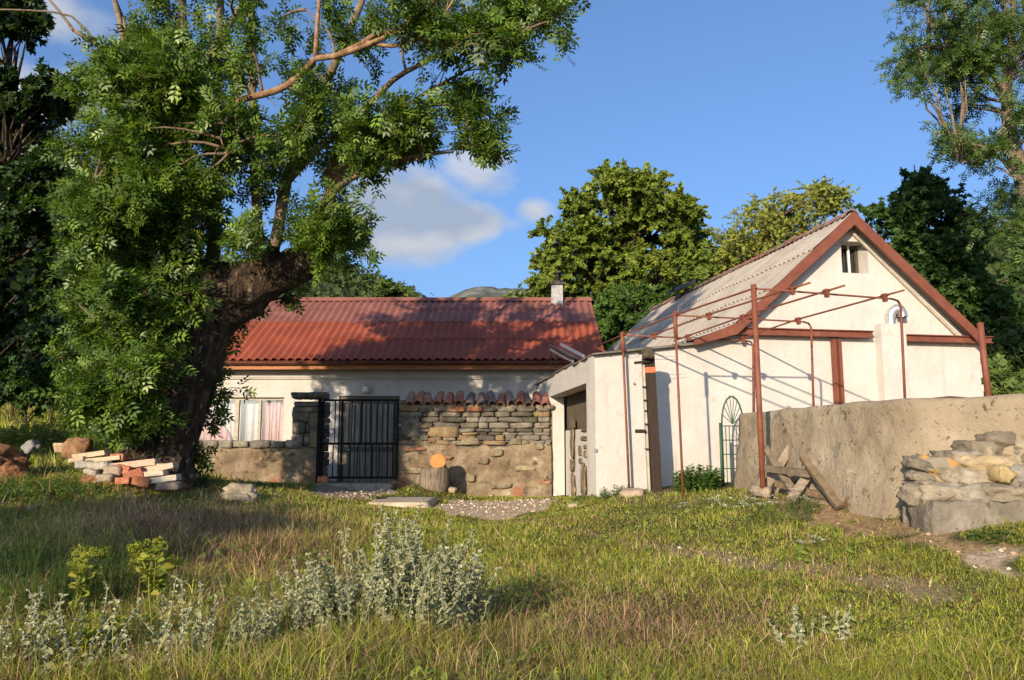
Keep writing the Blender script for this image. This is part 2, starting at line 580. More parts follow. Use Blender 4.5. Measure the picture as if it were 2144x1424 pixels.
for c_ in ((1800, 1424, 4.9), (1072, 1424, 4.75), (300, 1424, 4.6), (-300, 1200, 8), (100, 1130, 8.6), (300, 1090, 10), (1072, 1205, 8.5), (700, 1120, 10.2),
           (345, 1012, 13.0), (60, 985, 13.5), (385, 1008, 18), (676, 1014, 18), (830, 1030, 18), (1150, 1040, 18),
           (1242, 1042, 13.3), (1050, 1086, 13), (1318, 1031, 13.2), (1431, 1041, 11.5), (1598, 1045, 9.8), (1545, 1022, 11.9),
           (1900, 1092, 7.6), (2010, 1128, 6.6), (2144, 1150, 6.1), (1760, 1068, 8.6), (1700, 1180, 6.9), (1400, 1120, 9.2), (2144, 1230, 5.6),
           (1300, 1250, 6.9), (0, 905, 21), (140, 862, 26), (740, 1010, 20), (1100, 1030, 20)):
    ctl(*c_)


def FAR(X, Y):
    r = .9 + .085 * np.clip(Y - 18, 0, 45)
    r = np.where(Y < 18, .9 * np.clip(Y, 0, 18) / 18, r)
    r = r + .055 * np.clip(-X - 6, 0, 60) * np.clip(Y / 18, 0, 1) + .06 * np.clip(X - 4, 0, 60) * np.clip(Y / 10, 0, 1)
    return r


for (x_, y_) in ((-16, 0), (-17, 8), (-18, 16), (-18, 24), (-8, 26), (0, 26), (8, 26), (14, 22), (14, 14), (13, 6), (12, 0), (0, -8), (-10, -8), (10, -8)):
    CTRL.append((x_, y_, float(FAR(np.array(x_), np.array(y_)))))
CT = np.array(CTRL)


def tps_k(r2):
    return np.where(r2 > 1e-9, .5 * r2 * np.log(np.maximum(r2, 1e-9)), 0)


_n = len(CT)
_A = np.zeros((_n + 3, _n + 3))
_A[:_n, :_n] = tps_k(((CT[:, None, :2] - CT[None, :, :2]) ** 2).sum(-1)) + np.eye(_n) * .35
_A[:_n, _n] = 1
_A[:_n, _n + 1:] = CT[:, :2]
_A[_n, :_n] = 1
_A[_n + 1:, :_n] = CT[:, :2].T
_W = np.linalg.solve(_A, np.concatenate([CT[:, 2], np.zeros(3)]))


def bumps(X, Y):
    return .26 * np.exp(-((X + 1.85) / .62) ** 2 - ((Y - 17.3) / .55) ** 2) + .022 * np.sin(X * 1.9 + .7 * np.sin(Y * 1.3)) * np.cos(Y * 1.6 + 1.1 * np.sin(X * .9)) + .010 * np.sin(X * 5.1 + Y * 2.2) * np.sin(Y * 4.7 - X * 1.4)


def H(X, Y):
    X, Y = np.atleast_1d(np.asarray(X, float)), np.atleast_1d(np.asarray(Y, float))
    out = np.empty(X.shape)
    fx, fy, fo = X.ravel(), Y.ravel(), out.ravel()
    for i in range(0, len(fx), 20000):
        x, y = fx[i:i + 20000], fy[i:i + 20000]
        xc, yc = np.clip(x, -17, 13), np.clip(y, -7, 25)
        r2 = (xc[:, None] - CT[None, :, 0]) ** 2 + (yc[:, None] - CT[None, :, 1]) ** 2
        t = tps_k(r2) @ _W[:_n] + _W[_n] + _W[_n + 1] * xc + _W[_n + 2] * yc
        d = np.maximum(np.maximum(-17 - x, x - 13), np.maximum(-7 - y, y - 25)) + 5
        wt = np.clip(d / 5, 0, 1)
        wt = wt * wt * (3 - 2 * wt)
        fo[i:i + 20000] = t * (1 - wt) + FAR(x, y) * wt + bumps(x, y)
    return fo.reshape(X.shape)


def h1(x, y):
    return float(H(x, y)[0])


def G(px, py):
    """where the pixel ray meets the ground"""
    d = raydir(px, py)
    d = d / d[1]
    Ys = np.arange(3.5, 60, .04)
    g = H(d[0] * Ys, Ys) - (CAMZ + d[2] * Ys)
    k = int(np.argmax(g > 0))
    return Vector((d[0] * Ys[k], Ys[k], float(H(d[0] * Ys[k], Ys[k])[0])))


def inpoly(px, py, poly):
    px, py = np.asarray(px, float), np.asarray(py, float)
    ins = np.zeros(px.shape, bool)
    n = len(poly)
    for i in range(n):
        x0, y0 = poly[i]
        x1, y1 = poly[(i + 1) % n]
        c = ((y0 > py) != (y1 > py)) & (px < (x1 - x0) * (py - y0) / ((y1 - y0) if y1 != y0 else 1e-9) + x0)
        ins ^= c
    return ins


def dist_line(px, py, pts):
    px, py = np.asarray(px, float), np.asarray(py, float)
    best = np.full(px.shape, 1e9)
    for i in range(len(pts) - 1):
        x0, y0 = pts[i]
        x1, y1 = pts[i + 1]
        t = np.clip(((px - x0) * (x1 - x0) + (py - y0) * (y1 - y0)) / ((x1 - x0) ** 2 + (y1 - y0) ** 2), 0, 1)
        best = np.minimum(best, np.hypot(px - x0 - t * (x1 - x0), py - y0 - t * (y1 - y0)))
    return best


# ground zones drawn in plan (world metres), outlines read off the photograph
def zone(pts):
    return [tuple(G(x, y)[:2]) for x, y in pts]


Z_GRAVEL = zone([(905, 1062), (960, 1043), (1158, 1043), (1158, 1056), (1130, 1072), (1060, 1087), (985, 1083), (930, 1076)])
Z_SLAB = zone([(785, 1050), (800, 1040), (895, 1038), (908, 1050), (880, 1062), (800, 1063)])
Z_STEP = zone([(640, 1030), (670, 1016), (830, 1012), (832, 1032), (760, 1045), (690, 1045)])
Z_LITTER = zone([(1600, 1045), (1690, 1040), (1780, 1060), (1900, 1090), (1960, 1110), (2144, 1160), (2144, 1215), (1990, 1160), (1830, 1130), (1700, 1105), (1640, 1075)])
Z_PALE = zone([(1990, 1150), (2144, 1168), (2144, 1212), (2060, 1180)])
Z_YARD = zone([(1250, 1046), (1300, 1034), (1530, 1024), (1600, 1040), (1560, 1056), (1420, 1062), (1330, 1060)])
L_PATH = zone([(1090, 1092), (1180, 1108), (1260, 1122), (1370, 1142), (1460, 1158), (1570, 1180), (1650, 1190), (1760, 1205), (1870, 1230), (1960, 1246)])


def wob(X, Y):
    return .10 * np.sin(X * 7.1 + 2 * np.sin(Y * 3.3)) + .07 * np.sin(Y * 9.3 + X * 4.1)


def path_d(X, Y):
    return dist_line(X + .35 * wob(X, Y), Y + .35 * wob(Y, X), L_PATH) + .05 * np.sin(X * 3.1 + Y * 2.3)


# ------------------------------------------------------------------ ground sheet
def axis(lo, hi, a, b, step, grow=1.13):
    mid = list(np.arange(a, b + 1e-6, step))
    l, s_ = [], step
    x = a
    while x > lo:
        s_ *= grow
        x -= s_
        l.append(x)
    r, s_ = [], step
    x = b
    while x < hi:
        s_ *= grow
        x += s_
        r.append(x)
    return np.array(l[::-1] + mid + r)


gx, gy = axis(-1500, 1500, -11, 7.5, .1), axis(-60, 1800, 3, 20, .1)
GX, GY = np.meshgrid(gx, gy)
GZ = H(GX, GY)
nx_, ny_ = len(gx), len(gy)
V = np.stack([GX.ravel(), GY.ravel(), GZ.ravel()], 1)
ii = np.arange(nx_ * ny_).reshape(ny_, nx_)
Fq = np.stack([ii[:-1, :-1].ravel(), ii[:-1, 1:].ravel(), ii[1:, 1:].ravel(), ii[1:, :-1].ravel()], 1)
xx, yy = V[:, 0], V[:, 1]
xw, yw = xx + wob(xx, yy), yy + wob(yy, xx)
gc = np.zeros((len(V), 3))
gc[:, 0] = np.clip(inpoly(xw, yw, Z_GRAVEL) * 1. + inpoly(xw, yw, Z_PALE) * 1. + inpoly(xw, yw, Z_STEP) * .6 + inpoly(xw, yw, Z_YARD) * .15 + (path_d(xx, yy) < .07) * .4, 0, 1)
gc[:, 1] = inpoly(xw, yw, Z_LITTER) * 1. * (1 - inpoly(xw, yw, Z_PALE))
gmat = bpy.data.materials.new('ground_soil')
nt, N, L = nodes_of(gmat)
o_ = N.new('ShaderNodeOutputMaterial')
b_ = N.new('ShaderNodeBsdfPrincipled')
L.new(b_.outputs[0], o_.inputs[0])
at_ = N.new('ShaderNodeAttribute')
at_.attribute_name = 'Col'
sp_ = N.new('ShaderNodeSeparateColor')
L.new(at_.outputs['Color'], sp_.inputs[0])
base = ramp(nt, noise_node(nt, 3.0, 8), [(.3, (.045, .04, .018)), (.5, (.075, .075, .026)), (.7, (.11, .10, .04))])
pale = ramp(nt, noise_node(nt, 14.0, 8), [(.3, (.28, .20, .13)), (.55, (.46, .35, .24)), (.75, (.62, .51, .38))])
litt = ramp(nt, noise_node(nt, 22.0, 8), [(.3, (.18, .105, .05)), (.55, (.36, .235, .125)), (.75, (.52, .38, .23))])
c_ = mixc(nt, sp_.outputs[0], base, pale)
c_ = mixc(nt, sp_.outputs[1], c_, litt)
L.new(c_, b_.inputs['Base Color'])
b_.inputs['Roughness'].default_value = .95
b_.inputs['Specular IOR Level'].default_value = .1
bn_ = N.new('ShaderNodeBump')
bn_.inputs['Strength'].default_value = .8
bn_.inputs['Distance'].default_value = .04
L.new(noise_node(nt, 16, 8, .7), bn_.inputs['Height'])
L.new(bn_.outputs[0], b_.inputs['Normal'])
M['ground'] = gmat
arr_mesh('ground', V, Fq, gc, gmat, smooth=True, kind='structure')

# ------------------------------------------------------------------ hills
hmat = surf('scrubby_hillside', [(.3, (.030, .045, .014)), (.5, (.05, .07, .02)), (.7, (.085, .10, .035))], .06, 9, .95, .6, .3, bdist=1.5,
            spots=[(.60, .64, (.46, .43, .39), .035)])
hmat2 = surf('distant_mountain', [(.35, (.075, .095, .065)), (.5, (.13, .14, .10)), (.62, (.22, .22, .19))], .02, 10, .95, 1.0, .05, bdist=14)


def hill(name, sil, R, r0, mat, rows=40):
    sx = np.array([s[0] for s in sil], float)
    sy = np.array([s[1] for s in sil], float)
    px = np.arange(sx[0], sx[-1], 7.0)
    py = np.interp(px, sx, sy)
    Vs = []
    for j in range(rows + 8):
        t = j / (rows - 1)
        for x, y in zip(px, py):
            d = raydir(x, y)
            hd = math.hypot(d[0], d[1])
            zc = CAMZ + d[2] / hd * R
            r = r0 + (R - r0) * t
            if t <= 1:
                z = 2.0 + (zc - 2.0) * (t ** 1.15)
            else:
                z = zc - (r - R) * .12
            X_, Y_ = d[0] / hd * r, d[1] / hd * r
            s = R / 260
            z += noise.noise(Vector((X_ / (28 * s), Y_ / (28 * s), 3))) * 5 * s * min(t, 1) * (1 if t < .97 else .35) * (.9)
            z += noise.noise(Vector((X_ / (9 * s), Y_ / (9 * s), 9))) * 1.4 * s * min(t * 2, 1) + (noise.noise(Vector((X_ / 14, Y_ / 14, 2))) * 3.0 if R > 600 else 0)
            Vs.append((X_, Y_, z))
    n = len(px)
    ii = np.arange(n * (rows + 8)).reshape(rows + 8, n)
    Fh = np.stack([ii[:-1, :-1].ravel(), ii[:-1, 1:].ravel(), ii[1:, 1:].ravel(), ii[1:, :-1].ravel()], 1)
    arr_mesh(name, np.array(Vs), Fh, None, mat, smooth=True, kind='structure')
    return np.array(Vs).reshape(rows + 8, n, 3)


HV = hill('hills', [(-900, 120), (-400, 150), (0, 225), (100, 275), (180, 340), (260, 430), (330, 490), (420, 545), (560, 560), (640, 553), (690, 555), (730, 574),
                    (790, 596), (850, 622), (900, 660), (1150, 670), (1250, 610), (1480, 560), (1530, 500), (1570, 495), (1640, 530),
                    (1800, 560), (1990, 510), (2060, 492), (2144, 475), (2500, 430), (3000, 400)], 260, 48, hmat)
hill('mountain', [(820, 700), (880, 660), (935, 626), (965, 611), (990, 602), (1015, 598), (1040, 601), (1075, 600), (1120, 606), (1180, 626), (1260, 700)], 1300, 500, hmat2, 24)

exec_parts = []
# ------------------------------------------------------------------ red roofed cottage
YH = 20.0
XL, XR = -8.9, P(1250, 700, YH).x
zE = P(1262, 752, 19.55).z
pR = P(1232, 629, 23.3)
cottage = empty('cottage', (P(800, 900, YH).x, YH, .45), 'long low white cottage under a red corrugated roof, behind the stone wall and gate', 'cottage')


def fw(a, b, z):
    return Vector((a, YH + b, z))


def hx(px, py):
    p = P(px, py, YH)
    return p.x, p.z


wx0, wz1 = hx(400, 832)
wx1, wz0 = hx(592, 918)
dx0, dz1 = hx(710, 829)
dx1, dz0 = hx(834, 1012)
wz0 -= .15
wall = holed([(XL + .25, 0), (XR - .2, 0), (XR - .2, zE + .05), (XL + .25, zE + .05)],
             [rect(wx0, wx1, wz0, wz1)[::-1], rect(dx0, dx1, .35, dz1)[::-1]], fw, 0, .4)
# sides, back, gables
for xg in (XL + .25, XR - .6):
    mb_ = MB()
    g = [(0, 0), (6.6, 0), (6.6, zE), (3.3, pR.z - .15), (0, zE)]
    wall.add([(xg, YH + .4 + a, z) for a, z in g] + [(xg + .4, YH + .4 + a, z) for a, z in g],
             [(0, 1, 2, 3, 4), (9, 8, 7, 6, 5)] + [(i, (i + 1) % 5, 5 + (i + 1) % 5, 5 + i) for i in range(5)])
wall.box(XL + .65, XR - .6, YH + 6.6, YH + 7.0, 0, zE)
wall.box(XL + .65, XR - .6, YH + 1.6, YH + 1.7, 0, zE - .3)
wall.build('wall', M['plaster'], cottage)
c_ = MB()
_, mz = hx(800, 790)
c_.box(XL + .25, XR - .2, YH - .055, YH - .002, mz - .045, mz + .035)
c_.box(XL + .25, XR - .2, YH - .085, YH - .055, mz - .0, mz + .035)
c_.build('cornice', M['plaster'], cottage)


def corr_roof(R0, t, Ln, dn, S, nrm, period, amp, breaks, lap=.025, seg=8, thick=.012):
    """corrugated sheets in courses; t along the ridge, dn down the slope, nrm outwards"""
    mb = MB()
    n = int(Ln / period * seg)
    R0, t, dn, nrm = map(Vector, (R0, t, dn, nrm))
    for (s0, s1) in breaks:
        rows = []
        steps = 4
        for j in range(steps + 1):
            q = j / steps
            s_ = s0 + (s1 - s0) * q
            off = lap * q
            row = []
            for i in range(n + 1):
                l = Ln * i / n
                a = amp * math.sin(2 * math.pi * l / period) * (1 if amp < .03 else 1) + amp * .25 * math.sin(4 * math.pi * l / period)
                wv = .008 * math.sin(l * 1.7 + s_ * 2.0) + .004 * math.sin(l * 5.3)
                row.append(R0 + t * l + dn * (s_ + (.012 * math.sin(l * 3.1) if j == steps else 0)) + nrm * (a + off + wv))
            rows.append(row)
        b = len(mb.v)
        for r in rows:
            mb.add(r, [])
        for j in range(steps):
            for i in range(n):
                mb.f.append((b + j * (n + 1) + i, b + (j + 1) * (n + 1) + i, b + (j + 1) * (n + 1) + i + 1, b + j * (n + 1) + i + 1))
        b2 = len(mb.v)
        mb.add(rows[-1], [])
        mb.add([p - nrm * thick for p in rows[-1]], [])
        for i in range(n):
            mb.f.append((b2 + i, b2 + n + 1 + i, b2 + n + 2 + i, b2 + i + 1))
    return mb


eY = 19.5
e0 = Vector((XL, eY, P(1262, 753, eY).z))
r0 = Vector((XL, pR.y, pR.z))
dn = (e0 - r0)
S = dn.length
dn.normalize()
tt = Vector((1, 0, 0))
nr = tt.cross(-dn)
nr = nr if nr.z > 0 else -nr
Lr = pR.x + .06 - XL
# course boundaries from the photo heights at the right edge
S1 = S * .40
S2 = S * .69
corr_roof(r0, tt, Lr, dn, S, nr, .205, .028, [(0.0, S * .17 + .05), (S * .17, S1 + .06)]).build('upper_roof', M['brown_roof'], cottage, smooth=True, label='faded brown upper courses')
corr_roof(r0, tt, Lr, dn, S, nr, .205, .030, [(S1, S2 + .06), (S2, S)]).build('roof', M['red_roof'], cottage, smooth=True)
bk = MB()
bk.add([r0 + Vector((0, 0, -.02)), r0 + Vector((Lr, 0, -.02)), Vector((XL + Lr, YH + 7.3, zE - .1)), Vector((XL, YH + 7.3, zE - .1))], [(0, 1, 2, 3)])
bk.add([r0 + Vector((0, -.02, -.07)), r0 + Vector((Lr, -.02, -.07)), e0 + Vector((Lr, .04, -.06)), e0 + Vector((0, .04, -.06))], [(0, 1, 2, 3)])
bk.build('rear_roof', M['red_roof'], cottage)
rc = MB()
rc.beam(r0 + Vector((-.02, -.055, .015)), r0 + Vector((Lr + .03, -.055, .015)), .19, .022, up=nr)
rc.beam(r0 + Vector((-.02, .05, .03)), r0 + Vector((Lr + .03, .05, .03)), .19, .02, up=(0, .5, .8))
rc.tube([r0 + Vector((-.02, 0, .05)), r0 + Vector((Lr + .03, 0, .05))], .035, 8)
rc.build('ridge_cap', M['brown_roof'], cottage)
gt = MB()
gz, gy_ = e0.z - .055, eY - .03
for k in range(7):
    a0, a1 = math.pi * k / 6, math.pi * (k + 1) / 6
    if k == 6: break
    for (ra, s_) in ((.075, 1), (.069, -1)):
        q = [(gy_ - ra * math.cos(a0), gz - ra * math.sin(a0)), (gy_ - ra * math.cos(a1), gz - ra * math.sin(a1))]
        gt.add([(XL, q[0][0], q[0][1]), (XL + Lr - .05, q[0][0], q[0][1]), (XL + Lr - .05, q[1][0], q[1][1]), (XL, q[1][0], q[1][1])], [(0, 1, 2, 3)])
gt.tube([(XL, gy_ - .075, gz), (XL + Lr - .05, gy_ - .075, gz)], .011, 6)
for k in range(14):
    xk = XL + .3 + k * .82
    if xk < XL + Lr - .1:
        gt.tube([(xk, gy_ - .08, gz + .012), (xk, gy_ - .081, gz - .02), (xk, gy_ - .03, gz - .075), (xk, gy_ + .04, gz - .06), (xk, gy_ + .10, gz)], .009, 5)
gt.build('gutter', M['gutter'], cottage)
fa = MB()
fa.box(XL + .02, XL + Lr - .03, eY + .06, eY + .09, e0.z - .24, e0.z - .045)
fa.box(XL + .02, XL + Lr - .03, eY + .09, YH - .003, e0.z - .20, e0.z - .18)
fa.build('fascia', M['fascia'], cottage)
# window
win = MB()
for (x0_, x1_) in ((wx0, wx0 + .07), (wx1 - .06, wx1)):
    win.box(x0_, x1_, YH + .10, YH + .16, wz0, wz1)
win.box(wx0 + .07, wx1 - .06, YH + .10, YH + .16, wz1 - .07, wz1)
win.box(wx0 + .07, wx1 - .06, YH + .10, YH + .16, wz0, wz0 + .06)
for px_, wd in ((493, .055), (541, .035)):
    xm, _ = hx(px_, 870)
    win.box(xm - wd, xm + wd, YH + .08, YH + .17, wz0 + .06, wz1 - .07)
wo = win.build('window', M['frame_paint'], cottage)
pn = MB()
pn.box(wx0 + .07, wx1 - .06, YH + .125, YH + .13, wz0 + .06, wz1 - .07)
pn.build('pane', M['glass'], wo)


def curtain_bm(x0, x1, z0, z1, y, tri=None):
    mb = MB()
    n = 60
    vs, fs = [], []
    for i in range(n + 1):
        q = i / n
        x = x0 + (x1 - x0) * q
        yy_ = y + .025 * math.sin(q * 38) + .01 * math.sin(q * 91)
        zt = z1 if tri is None else z0 + (z1 - z0) * (1 - max(0, q - .35) / .65 * .9) * (1 - .15 * q)
        for j in range(5):
            vs.append((x + .012 * math.sin(j + q * 20), yy_, z0 + (zt - z0) * j / 4))
    for i in range(n):
        for j in range(4):
            fs.append((i * 5 + j, (i + 1) * 5 + j, (i + 1) * 5 + j + 1, i * 5 + j + 1))
    mb.add(vs, fs)
    return mb


curtain_bm(hx(543, 870)[0], hx(588, 870)[0], wz0, wz1 - .12, YH + .24).build('curtain', M['curtain'], cottage, smooth=True)
curtain_bm(hx(412, 870)[0], hx(482, 870)[0], wz0, wz1 - .1, YH + .24, tri=1).build('curtain', M['curtain'], cottage, smooth=True)
curtain_bm(hx(440, 870)[0], hx(540, 870)[0], wz0, wz1 - .08, YH + .32).build('net_curtain', M['net_curtain'], cottage, smooth=True)
# door
dr = MB()
dr.box(dx0 + .06, dx1 - .06, YH + .13, YH + .18, .40, dz1 - .08)
do = dr.build('door', M['grey_paint'], cottage)
dp = MB()
n_ = 9
for k in range(n_):
    a0 = dx0 + .14 + (dx1 - dx0 - .28) * k / n_
    dp.box(a0, a0 + (dx1 - dx0 - .28) / n_ - .045, YH + .105, YH + .127, 1.55, dz1 - .2)
    dp.box(a0, a0 + (dx1 - dx0 - .28) / n_ - .03, YH + .105, YH + .127, .6, 1.42)
dp.build('door_slat', surf('door_slat_paint', [(.3, (.15, .13, .10)), (.7, (.34, .30, .24))], 7, 5, .7, .2, 30, stretch=(3, 3, .3)), do)
hd = MB()
hd.tube([(dx0 + .2, YH + .12, 1.48), (dx0 + .2, YH + .06, 1.48), (dx0 + .32, YH + .06, 1.48)], .012, 6)
hd.build('handle', M['steel'], do)
df = MB()
df.box(dx0, dx0 + .06, YH + .05, YH + .19, .35, dz1)
df.box(dx1 - .06, dx1, YH + .05, YH + .19, .35, dz1)
df.box(dx0 + .06, dx1 - .06, YH + .05, YH + .19, dz1 - .08, dz1)
df.build('door_frame', M['grey_paint'], cottage)
# globe lamp
gl = MB()
p = P(767, 817, YH)
gl.stone((p.x, YH - .13, p.z), (.10, .10, .11), 3, 8, 0, 0)
gl.build('wall_lamp', M['white_paint'], cottage, smooth=True)
gb = MB()
gb.tube([(p.x, YH, p.z + .11), (p.x, YH - .1, p.z + .11), (p.x, YH - .1, p.z + .07)], .02, 8)
gb.build('lamp_bracket', M['black_metal'], cottage)
# chimney
p = P(1166, 628, 23.2)
ch = MB()
cw = .17
zc1 = P(1166, 598, 23.2).z
ch.box(p.x - cw, p.x + cw, 23.03, 23.4, p.z - .35, zc1)
co = ch.build('chimney', M['chimney_paint'], cottage)
cc = MB()
cc.obox((p.x, 23.21, zc1 + .03), (.23, 0, 0), (0, .24, 0), (0, 0, .03))
vs = [(p.x - .2, 23.01, zc1 + .06), (p.x + .2, 23.01, zc1 + .06), (p.x + .2, 23.41, zc1 + .06), (p.x - .2, 23.41, zc1 + .06)]
vt = [(p.x - .07, 23.14, zc1 + .16), (p.x + .07, 23.14, zc1 + .16), (p.x + .07, 23.28, zc1 + .16), (p.x - .07, 23.28, zc1 + .16)]
cc.add(vs + vt, [(0, 1, 5, 4), (1, 2, 6, 5), (2, 3, 7, 6), (3, 0, 4, 7), (4, 5, 6, 7)])
cc.tube([(p.x + .02, 23.2, zc1 + .1), (p.x + .02, 23.2, zc1 + .38)], .05, 10)
cc.obox((p.x + .02, 23.2, zc1 + .40), (.10, 0, .02), (0, .1, 0), (-.005, 0, .025))
cc.build('chimney_cap', M['slat_wood'], co)
# rain pipe hooks on the roof and a stray white wire
# ------------------------------------------------------------------ white gabled house
TH = math.radians(10)
WO = P(1247, 900, 13.3)
WO.z = 0
WU, WV = Vector((math.cos(TH), math.sin(TH), 0)), Vector((-math.sin(TH), math.cos(TH), 0))


def fh(a, b, z):
    return WO + WU * a + WV * b + Vector((0, 0, z))


def wp(px, py, b=0.0):
    d = Vector(raydir(px, py))
    o = Vector((0, 0, CAMZ))
    q = WO + WV * b
    t = (q - o).dot(WV) / d.dot(WV)
    h_ = o + d * t
    return (h_ - WO).dot(WU), h_.z


house = empty('gabled_house', tuple(fh(5, 3, 1.0)), 'white gabled house with grey corrugated roof behind the pipe frame', 'house')
aR_, zR_ = wp(1785, 470)
a2_, z2_ = wp(1545, 700)
a3_, z3_ = wp(1454, 720)
aE_, zEe = wp(2022, 704)
aW_, _ = wp(2054, 780)
_, zc = wp(1250, 742)
attic = rect(*[wp(1762, 540)[0], wp(1817, 540)[0]], wp(1790, 572)[1], wp(1790, 506)[1])
# front wall: the left 0.42 m strip belongs to the side wall block
fwall = column_wall([(0.0, zc - .02), (0.35, zc + .03), (a3_ - 1.0, z3_ - .13), (a3_, z3_), (a2_, z2_), (aR_, zR_), (aE_, zEe), (aW_ - .02, zEe)], .2,
                    (attic[0][0], attic[1][0], attic[0][1], attic[2][1]), fh, 0, .42)
for k_ in range(16):
    zk_ = 1.75 + k_ * .13
    fwall.obox(fh(aW_ - .02 + .02 + .02 * math.sin(k_ * 2.1), .2, zk_), WU * (.03 + .018 * math.sin(k_ * 3.7)), WV * .19, (0, 0, .064))
fwall.build('gable_wall', M['plaster'], house)
# attic window: bars, dark pane
aw0, aw1, az0, az1 = attic[0][0], attic[1][0], attic[0][1], attic[2][1]
aw = MB()
aw.add([fh(aw0, .34, az0), fh(aw1, .34, az0), fh(aw1, .34, az1), fh(aw0, .34, az1)], [(0, 1, 2, 3)])
ao = aw.build('attic_window', M['dark_glass'], house)
ab = MB()
for q in (.22, .66):
    aa = aw0 + (aw1 - aw0) * q * .62 / .66
    ab.beam(fh(aa, .28, az0), fh(aa - .01, .28, az1), .035, .03, up=tuple(WV))
ab.build('window_bar', M['white_paint'], ao)
af = MB()
for (q0, q1) in ((aw0, aw0 + .05), (aw1 - .05, aw1)):
    af.obox(fh((q0 + q1) / 2, .315, (az0 + az1) / 2), WU * .025, WV * .02, (0, 0, (az1 - az0) / 2))
af.obox(fh((aw0 + aw1) / 2, .315, az1 - .03), WU * ((aw1 - aw0) / 2 - .05), WV * .02, (0, 0, .03))
af.build('window_frame', M['slat_wood'], ao)

# side wall with its deep opening
SLEN = 6.4


TS = math.radians(6.6)
WS, WSN = Vector((-math.sin(TS), math.cos(TS), 0)), Vector((math.cos(TS), math.sin(TS), 0))


def fs(a, b, z):     # a along the side wall going back, b into the house
    return WO + WS * a + WSN * b + Vector((0, 0, z))


def sp(px, py, b=0.0):
    """pixel -> side wall plane: distance back, height"""
    d = Vector(raydir(px, py))
    o = Vector((0, 0, CAMZ))
    q = WO + WSN * b
    t = (q - o).dot(WSN) / d.dot(WSN)
    h_ = o + d * t
    return (h_ - WO).dot(WS), h_.z


zl = sp(1190, 816)[1]
oa0, oa1 = sp(1229, 930)[0], sp(1151, 930)[0]
sw = holed([(.42, .1), (SLEN, .1), (SLEN, zc - .04), (3.2, zc + .03), (.42, zc - .01)], [rect(oa0, oa1, .12, zl)[::-1]], fs, 0, .34)
sw.build('side_wall', M['plaster'], house)
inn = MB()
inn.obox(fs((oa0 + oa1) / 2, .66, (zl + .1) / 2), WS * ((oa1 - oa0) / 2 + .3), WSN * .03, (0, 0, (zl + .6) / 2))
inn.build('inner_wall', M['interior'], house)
# lower part of the niche: exposed stones and white mortar
nm = MB()
zs = 1.95
nm.obox(fs((oa0 + oa1) / 2, .46, zs / 2), WS * ((oa1 - oa0) / 2), WSN * .09, (0, 0, zs / 2 - .02))
nm.build('niche_mortar', M['plaster'], house)
ns = MB()
rr = random.Random(5)
z = .45
for (q0, q1, y0_, y1_, c_k) in ((1189, 1205, 902, 958, 1.9), (1189, 1204, 962, 986, 1.7), (1190, 1206, 992, 1038, 2.3), (1210, 1229, 975, 1035, 2.4), (1211, 1218, 934, 954, 1.5), (1221, 1229, 932, 940, 1.5), (1221, 1229, 944, 958, 1.9),
                                (1211, 1228, 914, 922, 1.5), (1213, 1228, 897, 904, 1.5), (1192, 1207, 880, 896, 1.8), (1210, 1219, 960, 970, 1.6), (1176, 1187, 900, 960, 1.7), (1176, 1187, 970, 1035, 2.0)):
    A0, z_1 = sp(q0, (y0_ + y1_) / 2, .37)
    A1, _ = sp(q1, (y0_ + y1_) / 2, .37)
    if q0 < 1188: continue
    zt_, zb2 = sp((q0 + q1) / 2, y0_, .37)[1], sp((q0 + q1) / 2, y1_, .37)[1]
    ns.cur = (c_k * .72, c_k * .60, c_k * .44)
    ns.stone(fs((A0 + A1) / 2, .378, (zt_ + zb2) / 2), (.03, abs(A0 - A1) / 2 * 1.12, (zt_ - zb2) / 2 * 1.06), q0 + y0_, 7, .22, .75)
ns.build('niche_stone', M['stone'], house, smooth=True)
ns = MB()
ns.cur = (1.6, 1.5, 1.3)
ns.stone(fs(.75, .42, zs + .07), (.12, .18, .10), 8, 5)
ns.build('loose_stone', M['stone'], house, smooth=True)
sl_ = MB()
a = oa0 + .03
while a < oa1 - .05:
    sl_.obox(fs(a + .045, .41, (zs + zl) / 2), WS * .036, WSN * .012, (0, 0, (zl - zs) / 2))
    a += .115
sl_.obox(fs((oa0 + oa1) / 2, .43, zl - .05), WS * ((oa1 - oa0) / 2), WSN * .012, (0, 0, .04))
sl_.build('shutter', M['slat_wood'], house)
# annex slab roof with rough mossy edge
sr = MB()
n = 26
vs, fcs = [], []
for i in range(n + 1):
    q = i / n
    bb = -.12 + q * (SLEN + .6)
    j1 = .018 * math.sin(bb * 7) + .015 * math.sin(bb * 17)
    z_ = zc + .005 + (.035 if .3 < q < .6 else 0) + j1 * .5
    vs += [fs(bb, -.035 + j1, z_ - .015), fs(bb, -.035 + j1, z_ + .012), fh(a3_ - .05, bb, z3_ + .015), fh(a3_ - .05, bb, z3_ - .03)]
for i in range(n):
    for k in range(4):
        fcs.append((i * 4 + k, i * 4 + (k + 1) % 4, (i + 1) * 4 + (k + 1) % 4, (i + 1) * 4 + k))
fcs += [(0, 3, 2, 1), (n * 4, n * 4 + 1, n * 4 + 2, n * 4 + 3)]
sr.add(vs, fcs)
sr.build('annex_roof', M['stone'], house)
# main roof
BF, BB = -.22, 10.2
ar, zr = wp(1785, 447, BF)
ak, zk = wp(1541, 679, BF)
al, zl2 = wp(1452, 715, BF)
are, zre = wp(2050, 700, BF)


